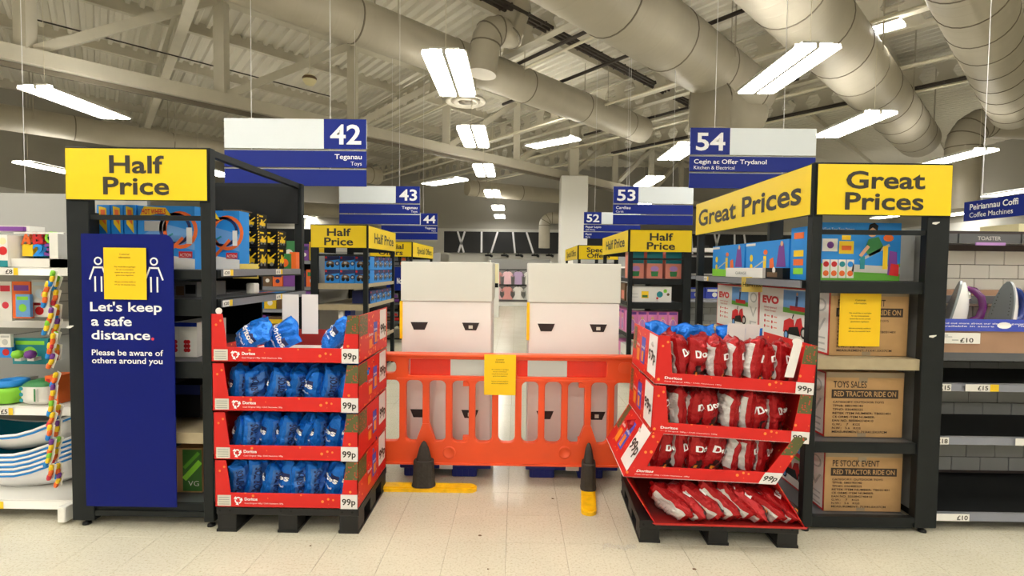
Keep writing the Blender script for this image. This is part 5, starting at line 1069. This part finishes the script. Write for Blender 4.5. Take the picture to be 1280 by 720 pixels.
# clip strips of teethers
def teether(seed):
    rnd = random.Random(seed); o = thing('teether_pack', 'x', 'toy pack', (0, 0, 0), 'colourful teethers on hanging strips'); cs = ['purple', 'skyblue', 'yellowp', 'orangep', 'ltgreen', 'dotred']; rnd.shuffle(cs)
    m = MB(); m.box(-.018, .02, 0, .003, -.1, .0, 'white', b=.001); m.build('card', o, world=False)
    for j in range(3):
        m = MB(); m.lathe([(0, -.022), (.01, -.019), (.0135, -.01), (.0135, .01), (.01, .019), (0, .022)], cs[j], n=10, T=Matrix.Translation((.003*((j % 2)*2-1), -.014, -.022-.034*j))); m.build('bead', o, world=False)
    return o
TE = [teether(i) for i in range(4)]; q = 0
for si, (pts, s_) in enumerate((([(70, 338), (64, 352), (60, 364), (68, 384), (64, 400), (70, 416), (66, 428), (70, 442)], 'upper outer'), ([(76, 345), (74, 362), (75, 380), (76, 398), (74, 414), (75, 430)], 'upper inner'), ([(74, 465), (70, 480), (68, 500), (70, 515), (66, 530), (68, 548), (66, 565), (68, 580)], 'lower outer'), ([(77, 505), (75, 525), (77, 545), (74, 560), (76, 578), (78, 590)], 'lower inner'))):
    for i, (px, py) in enumerate(pts):
        o = TE[q] if q < 4 else dup(TE[q % 4]); q += 1; Y = 2.86+.04*(si % 2); o.location = at(px, py, Y); o.scale = (.85,)*3; o.rotation_euler = (0, R(18+8*math.sin(i*2+si)), R(-12)); o['label'] = '%s teether pack from the top of the %s hanging strip at left' % (ORD[i], s_)
# ---------------------------------------------------------------- background aisles
def stock(gl, x0, x1, y, levels, cols, group, w0=.12, w1=.3, seed=1):
    rnd = random.Random(seed)
    for li, (z, h) in enumerate(levels):
        x = x0; i = 0
        while x < x1-.05:
            w_ = rnd.uniform(w0, w1); k = rnd.choice(cols); k2 = rnd.choice(cols); hh = h*rnd.uniform(.65, 1); st = rnd.random()
            def art(F, k2=k2, st=st): F.rect(.1, .62, .9, .85, k2, 1); F.disc(.5, .35, min(F.W, F.H)*.22, 'white' if st < .5 else k2, 1)
            carton('stock_box', '%s boxed item from left, %s shelf, %s' % (ORD[min(i, 11)], ('bottom', 'second', 'third', 'fourth', 'top')[li], gl), 'boxed item', x, x+w_-.01, y, y+.15, z+.002, z+hh, k, art, group=group); x += w_; i += 1
gondola('dark toy shelving behind the left stand', -6.5, -2.56, 6.9, .5, ((.1, .5, None), (.5, .45, None), (.85, .45, None), (1.15, .45, None), (1.5, .45, None)), 'shelf_grey', 'rail_grey', 'steel_dark', 1.95)
stock('toy shelves behind left stand', -4.1, -2.6, 6.96, ((.5, .3), (.85, .26), (1.15, .3), (1.5, .3)), ['navy', 'orangep', 'purple', 'red', 'green', 'brown', 'skyblue', 'yellowp'], 'toys behind the left stand', seed=2)
g2 = gondola('tall dark electricals shelving with tiled back behind the right stand', 2.3, 6.0, 7.0, .5, ((.1, .5, None), (1.05, .45, None), (1.36, .45, None)), 'ltgrey', 'rail_grey', 'grout', 1.66)
for r_ in range(12):
    for c_ in range(6):
        x = 2.31+.19*(c_-.5*(r_ % 2)); xa = max(x, 2.31); xb = x+.184; m = MB(); m.box(xa, xb, 7.488, 7.499, .15+.094*r_, .24+.094*r_, 'tile_grey', b=.002)
        if r_ < 10: m.build('tile', g2)
def microwave(label, x, z):
    o = thing('microwave_oven', label, 'microwave', (x+.23, 7.25, z), 'microwave ovens'); MB().box(x, x+.46, 7.1, 7.4, z+.012, z+.27, 'white', b=.006).build('casing', o); m = MB(); m.box(x+.015, x+.33, 7.085, 7.1, z+.03, z+.25, 'black', b=.003); d = m.build('door', o)
    MB().box(x+.06, x+.28, 7.083, 7.086, z+.07, z+.21, 'steel_dark').build('window', d); MB().box(x+.305, x+.318, 7.06, 7.085, z+.05, z+.23, 'chrome').build('handle', d)
    for zz in (.08, .19): MB().lathe([(0, .03), (.025, .028), (.028, 0)], 'ltgrey', n=12, T=Matrix.Translation((x+.4, 7.1, z+zz)) @ Matrix.Rotation(R(90), 4, 'X')).build('dial', o)
microwave('white microwave with black door, left of the Great Prices stand post', 2.34, 1.36); microwave('white microwave with black door, seen through the Great Prices stand', 2.86, 1.36); microwave('white microwave mostly hidden behind playset boxes', 3.4, 1.36)
stock('electricals shelves behind right stand', 2.34, 3.6, 7.12, ((1.05, .16),), ['white', 'ltgrey', 'bluerail'], 'small electricals boxes', seed=5)
MB().box(2.3, 6, 6.99, 7.3, 1.68, 1.73, 'white').build('display_canopy', g2)
for i in range(4):
    x = 2.4+.35*i; m = MB(); m.box(x, x+.16, 7.02, 7.1, 1.73, 1.755, 'black', b=.004); m.tube([(x+.08, 7.06, 1.75), (x+.1, 7.06, 1.79)], .02, 'black', n=8); tag(m.build('small_appliance'), '%s small black appliance from the left on the white canopy behind the right stand' % ORD[i], 'appliance')
# far wall dressing
m = MB(); x0 = at(555, 300, 25).x; x1 = 14; zt, zb2 = at(645, 290, 25).z, at(645, 316.5, 25).z; o = thing('wall_banner', 'long black banner with white slanting strokes above the far wall', 'banner', (5, 25, zb2)); m.box(x0, x1, 25, 25.15, zb2, zt, 'banner'); b = m.build('board', o)
F = None; m = MB(); F = Face(m, 'front', x0, x1, zb2, zt, 25)
def fx(px): return (at(px, 300, 25).x-x0)/(x1-x0)
for a, b_ in ((572, 580), (581, 573), (602, 602), (622, 614), (641, 644), (658, 667), (864, 866), (893, 899), (899, 893), (918, 919), (930, 934), (1000, 1008), (1050, 1045)): F.line(fx(a), 1, fx(b_), 0, .09, 'letter_white', 1)
m.build('white_stroke', b)
m = MB(); m.box(x0+.2, x1, 25.2, 26.9, 0, zb2+.1, 'wall'); struct(m.build('wall_partition'))
for i, px in enumerate((610, 630, 648, 668, 686)):
    p = at(px, 319, 24.9); m = MB(); m.box(p.x-.14, p.x+.1, 24.8, 24.95, p.z-.05, p.z+.03, 'black'); m.tube([(p.x+.1, 24.87, p.z), (p.x+.2, 24.8, p.z-.06)], .06, 'black', n=8); m.box(p.x-.02, p.x+.02, 24.86, 25.02, zb2-.03, zb2+.02, 'black'); m.box(p.x-.02, p.x+.02, 24.86, 24.9, p.z, zb2, 'black'); tag(m.build('spot_lamp'), '%s small black spot lamp from the left under the far banner' % ORD[i], 'spot lamp', 'spot lamps under the far banner')
# clothes rail far back between the bins
YC = 19.6
o = thing('clothes_rack', 'far clothes display wall with two hanging rails beyond the aisle gap', 'clothes rack', (0, YC+.3, 0)); MB().box(-1.05, 1.3, YC+.35, YC+.42, 0, 1.75, 'panel_grey').build('back_panel', o); MB().box(-1.05, 1.3, YC-.1, YC+.35, 0, .14, 'white').build('base', o)
for z in (1.35, .78): MB().tube([(-.95, YC, z), (1.25, YC, z)], .018, 'black', n=8).build('hanging_rail', o)
for x in (-1.0, 1.27): MB().box(x, x+.05, YC-.05, YC+.35, .1, 1.7, 'white').build('upright', o)
for k_, c_ in (('gm_coral', (226, 160, 155)), ('gm_pink', (240, 198, 205)), ('gm_lilac', (196, 172, 208)), ('gm_white', (236, 232, 226)), ('gm_grey', (200, 200, 196))): D(k_, c_, rough=.8)
def garment(label, x, z, k, dress):
    o = thing('garment', label, 'garment', (x, YC-.03, z-.5), 'children\'s clothes on the far rails'); m = MB(); T_ = Matrix(((1, 0, 0, x), (0, 0, 1, YC-.06), (0, 1, 0, z-.06), (0, 0, 0, 1)))
    P = [(-.05, 0), (-.12, -.02), (-.24, -.14), (-.18, -.2), (-.12, -.15), (-.13 if not dress else -.11, -.3), (-.14 if not dress else -.22, -.46), (.14 if not dress else .22, -.46), (.13 if not dress else .11, -.3), (.12, -.15), (.18, -.2), (.24, -.14), (.12, -.02), (.05, 0), (0, -.03)]
    m.prism([(a*1.0, b*1.05) for a, b in P], .05, k, T_); m.build('cloth', o); m = MB(); m.tube([(x-.12, YC-.035, z-.07), (x, YC-.035, z-.03), (x+.12, YC-.035, z-.07)], .01, 'black', n=5); m.tube([(x, YC-.035, z-.03), (x, YC-.02, z+.02)], .008, 'black', n=5); m.build('hanger', o)
for z, ks, d, rw in ((1.35, ['coral', 'pink', 'lilac', 'white'], 0, 'upper'), (.78, ['pink', 'coral', 'white', 'ltgrey'], 1, 'lower')):
    for i, k in enumerate(ks): garment('%s, %s child\'s garment from the left on the %s far rail' % ({'coral': 'coral pink', 'pink': 'pale pink', 'lilac': 'lilac', 'white': 'white', 'ltgrey': 'pale grey'}[k], ORD[i], rw), -.72+.4*i, z, 'gm_'+{'ltgrey': 'grey'}.get(k, k), d)
m = MB(); a = at(614, 354, 15); b_ = at(624, 329, 15); m.box(a.x, b_.x, 15, 15.05, 0, b_.z, 'white'); m.box(a.x+.02, b_.x-.02, 14.99, 15, a.z-.0, b_.z-.02, 'cream'); m.box(a.x+.02, b_.x-.02, 14.985, 15, a.z-.12, a.z, 'black'); tag(m.build('display_board'), 'cream topped display board in the gap right of the left white bin', 'display board')
# far aisle shelving beyond (both sides)
gondola('far white shelving on the left of the central aisle', -7, -2.0, 13.2, .6, ((.1, .6, None), (.6, .5, None), (1.1, .5, None), (1.5, .5, None)), 'white_paint', 'white', 'panel_grey', 1.8)
gondola('far white shelving on the right of the central aisle', 1.6, 8, 14.2, .6, ((.1, .6, None), (.6, .5, None), (1.1, .5, None), (1.5, .5, None)), 'white_paint', 'white', 'panel_grey', 1.8)
# litter on the floor, scraps of tape
for i, (px, py, r_) in enumerate(((600, 669, .008), (691, 623, .007), (868, 711, .008), (610, 711, .004), (388, 682, .005))):
    p = atz(px, py, .002); m = MB(); m.lathe([(0, .0), (r_, .001), (r_*.7, .003), (0, .004)], 'brown', n=7, T=Matrix.Translation((p.x, p.y, 0)), sx=1.3); tag(m.build('floor_crumb'), '%s tiny brown crumb on the floor tiles' % ('largest, below the left barrier foot,', 'second', 'right front,', 'faint front centre', 'left front')[i], 'crumb')
p = atz(775, 686, .0); v = []; f = []; n_ = 9
for j in range(4):
    for i in range(n_): v.append((p.x-.09+.022*i, p.y-.02+.013*j+.01*math.sin(i), .004+.012*abs(math.sin(i*1.3+j*.9))))
for j in range(3):
    for i in range(n_-1): f.append((j*n_+i, j*n_+i+1, (j+1)*n_+i+1, (j+1)*n_+i))
fm = mat('film', (240, 240, 240), rough=.15); fm.node_tree.nodes['Principled BSDF'].inputs['Transmission Weight'].default_value = .85; fm.node_tree.nodes['Principled BSDF'].inputs['IOR'].default_value = 1.05; M['film'] = fm
m = MB(); m.add(v, f, 'film', sm=True); tag(m.build('plastic_scrap'), 'clear crumpled scrap of plastic film on the floor by the right pallet', 'litter')
for (px, py, Y, X0_) in ((87.5, 408.5, AYF-.001, 0), (1166, 420.5, EYF-.001, 0), (1170, 279, EYF-.001, 0)):
    p = at(px, py, Y); st = [o for o in bpy.data.objects if o.name.startswith('promotion_stand') and o['label'].startswith('tall black')]; st = sorted(st, key=lambda o: abs(o.location.x-p.x))[0]
    m = MB(); T_ = Matrix(((1, 0, 0, p.x), (0, 0, 1, Y-.001), (0, 1, 0, p.z), (0, 0, 0, 1))); m.prism([(-.02, -.004), (.0, -.008), (.018, .002), (.02, .008), (-.005, .006), (-.018, .004)], .0015, 'white', T_); m.build('tape_scrap', st)
for o in list(bpy.data.objects):
    if o.type == 'MESH' and not o.users_collection: bpy.data.objects.remove(o)
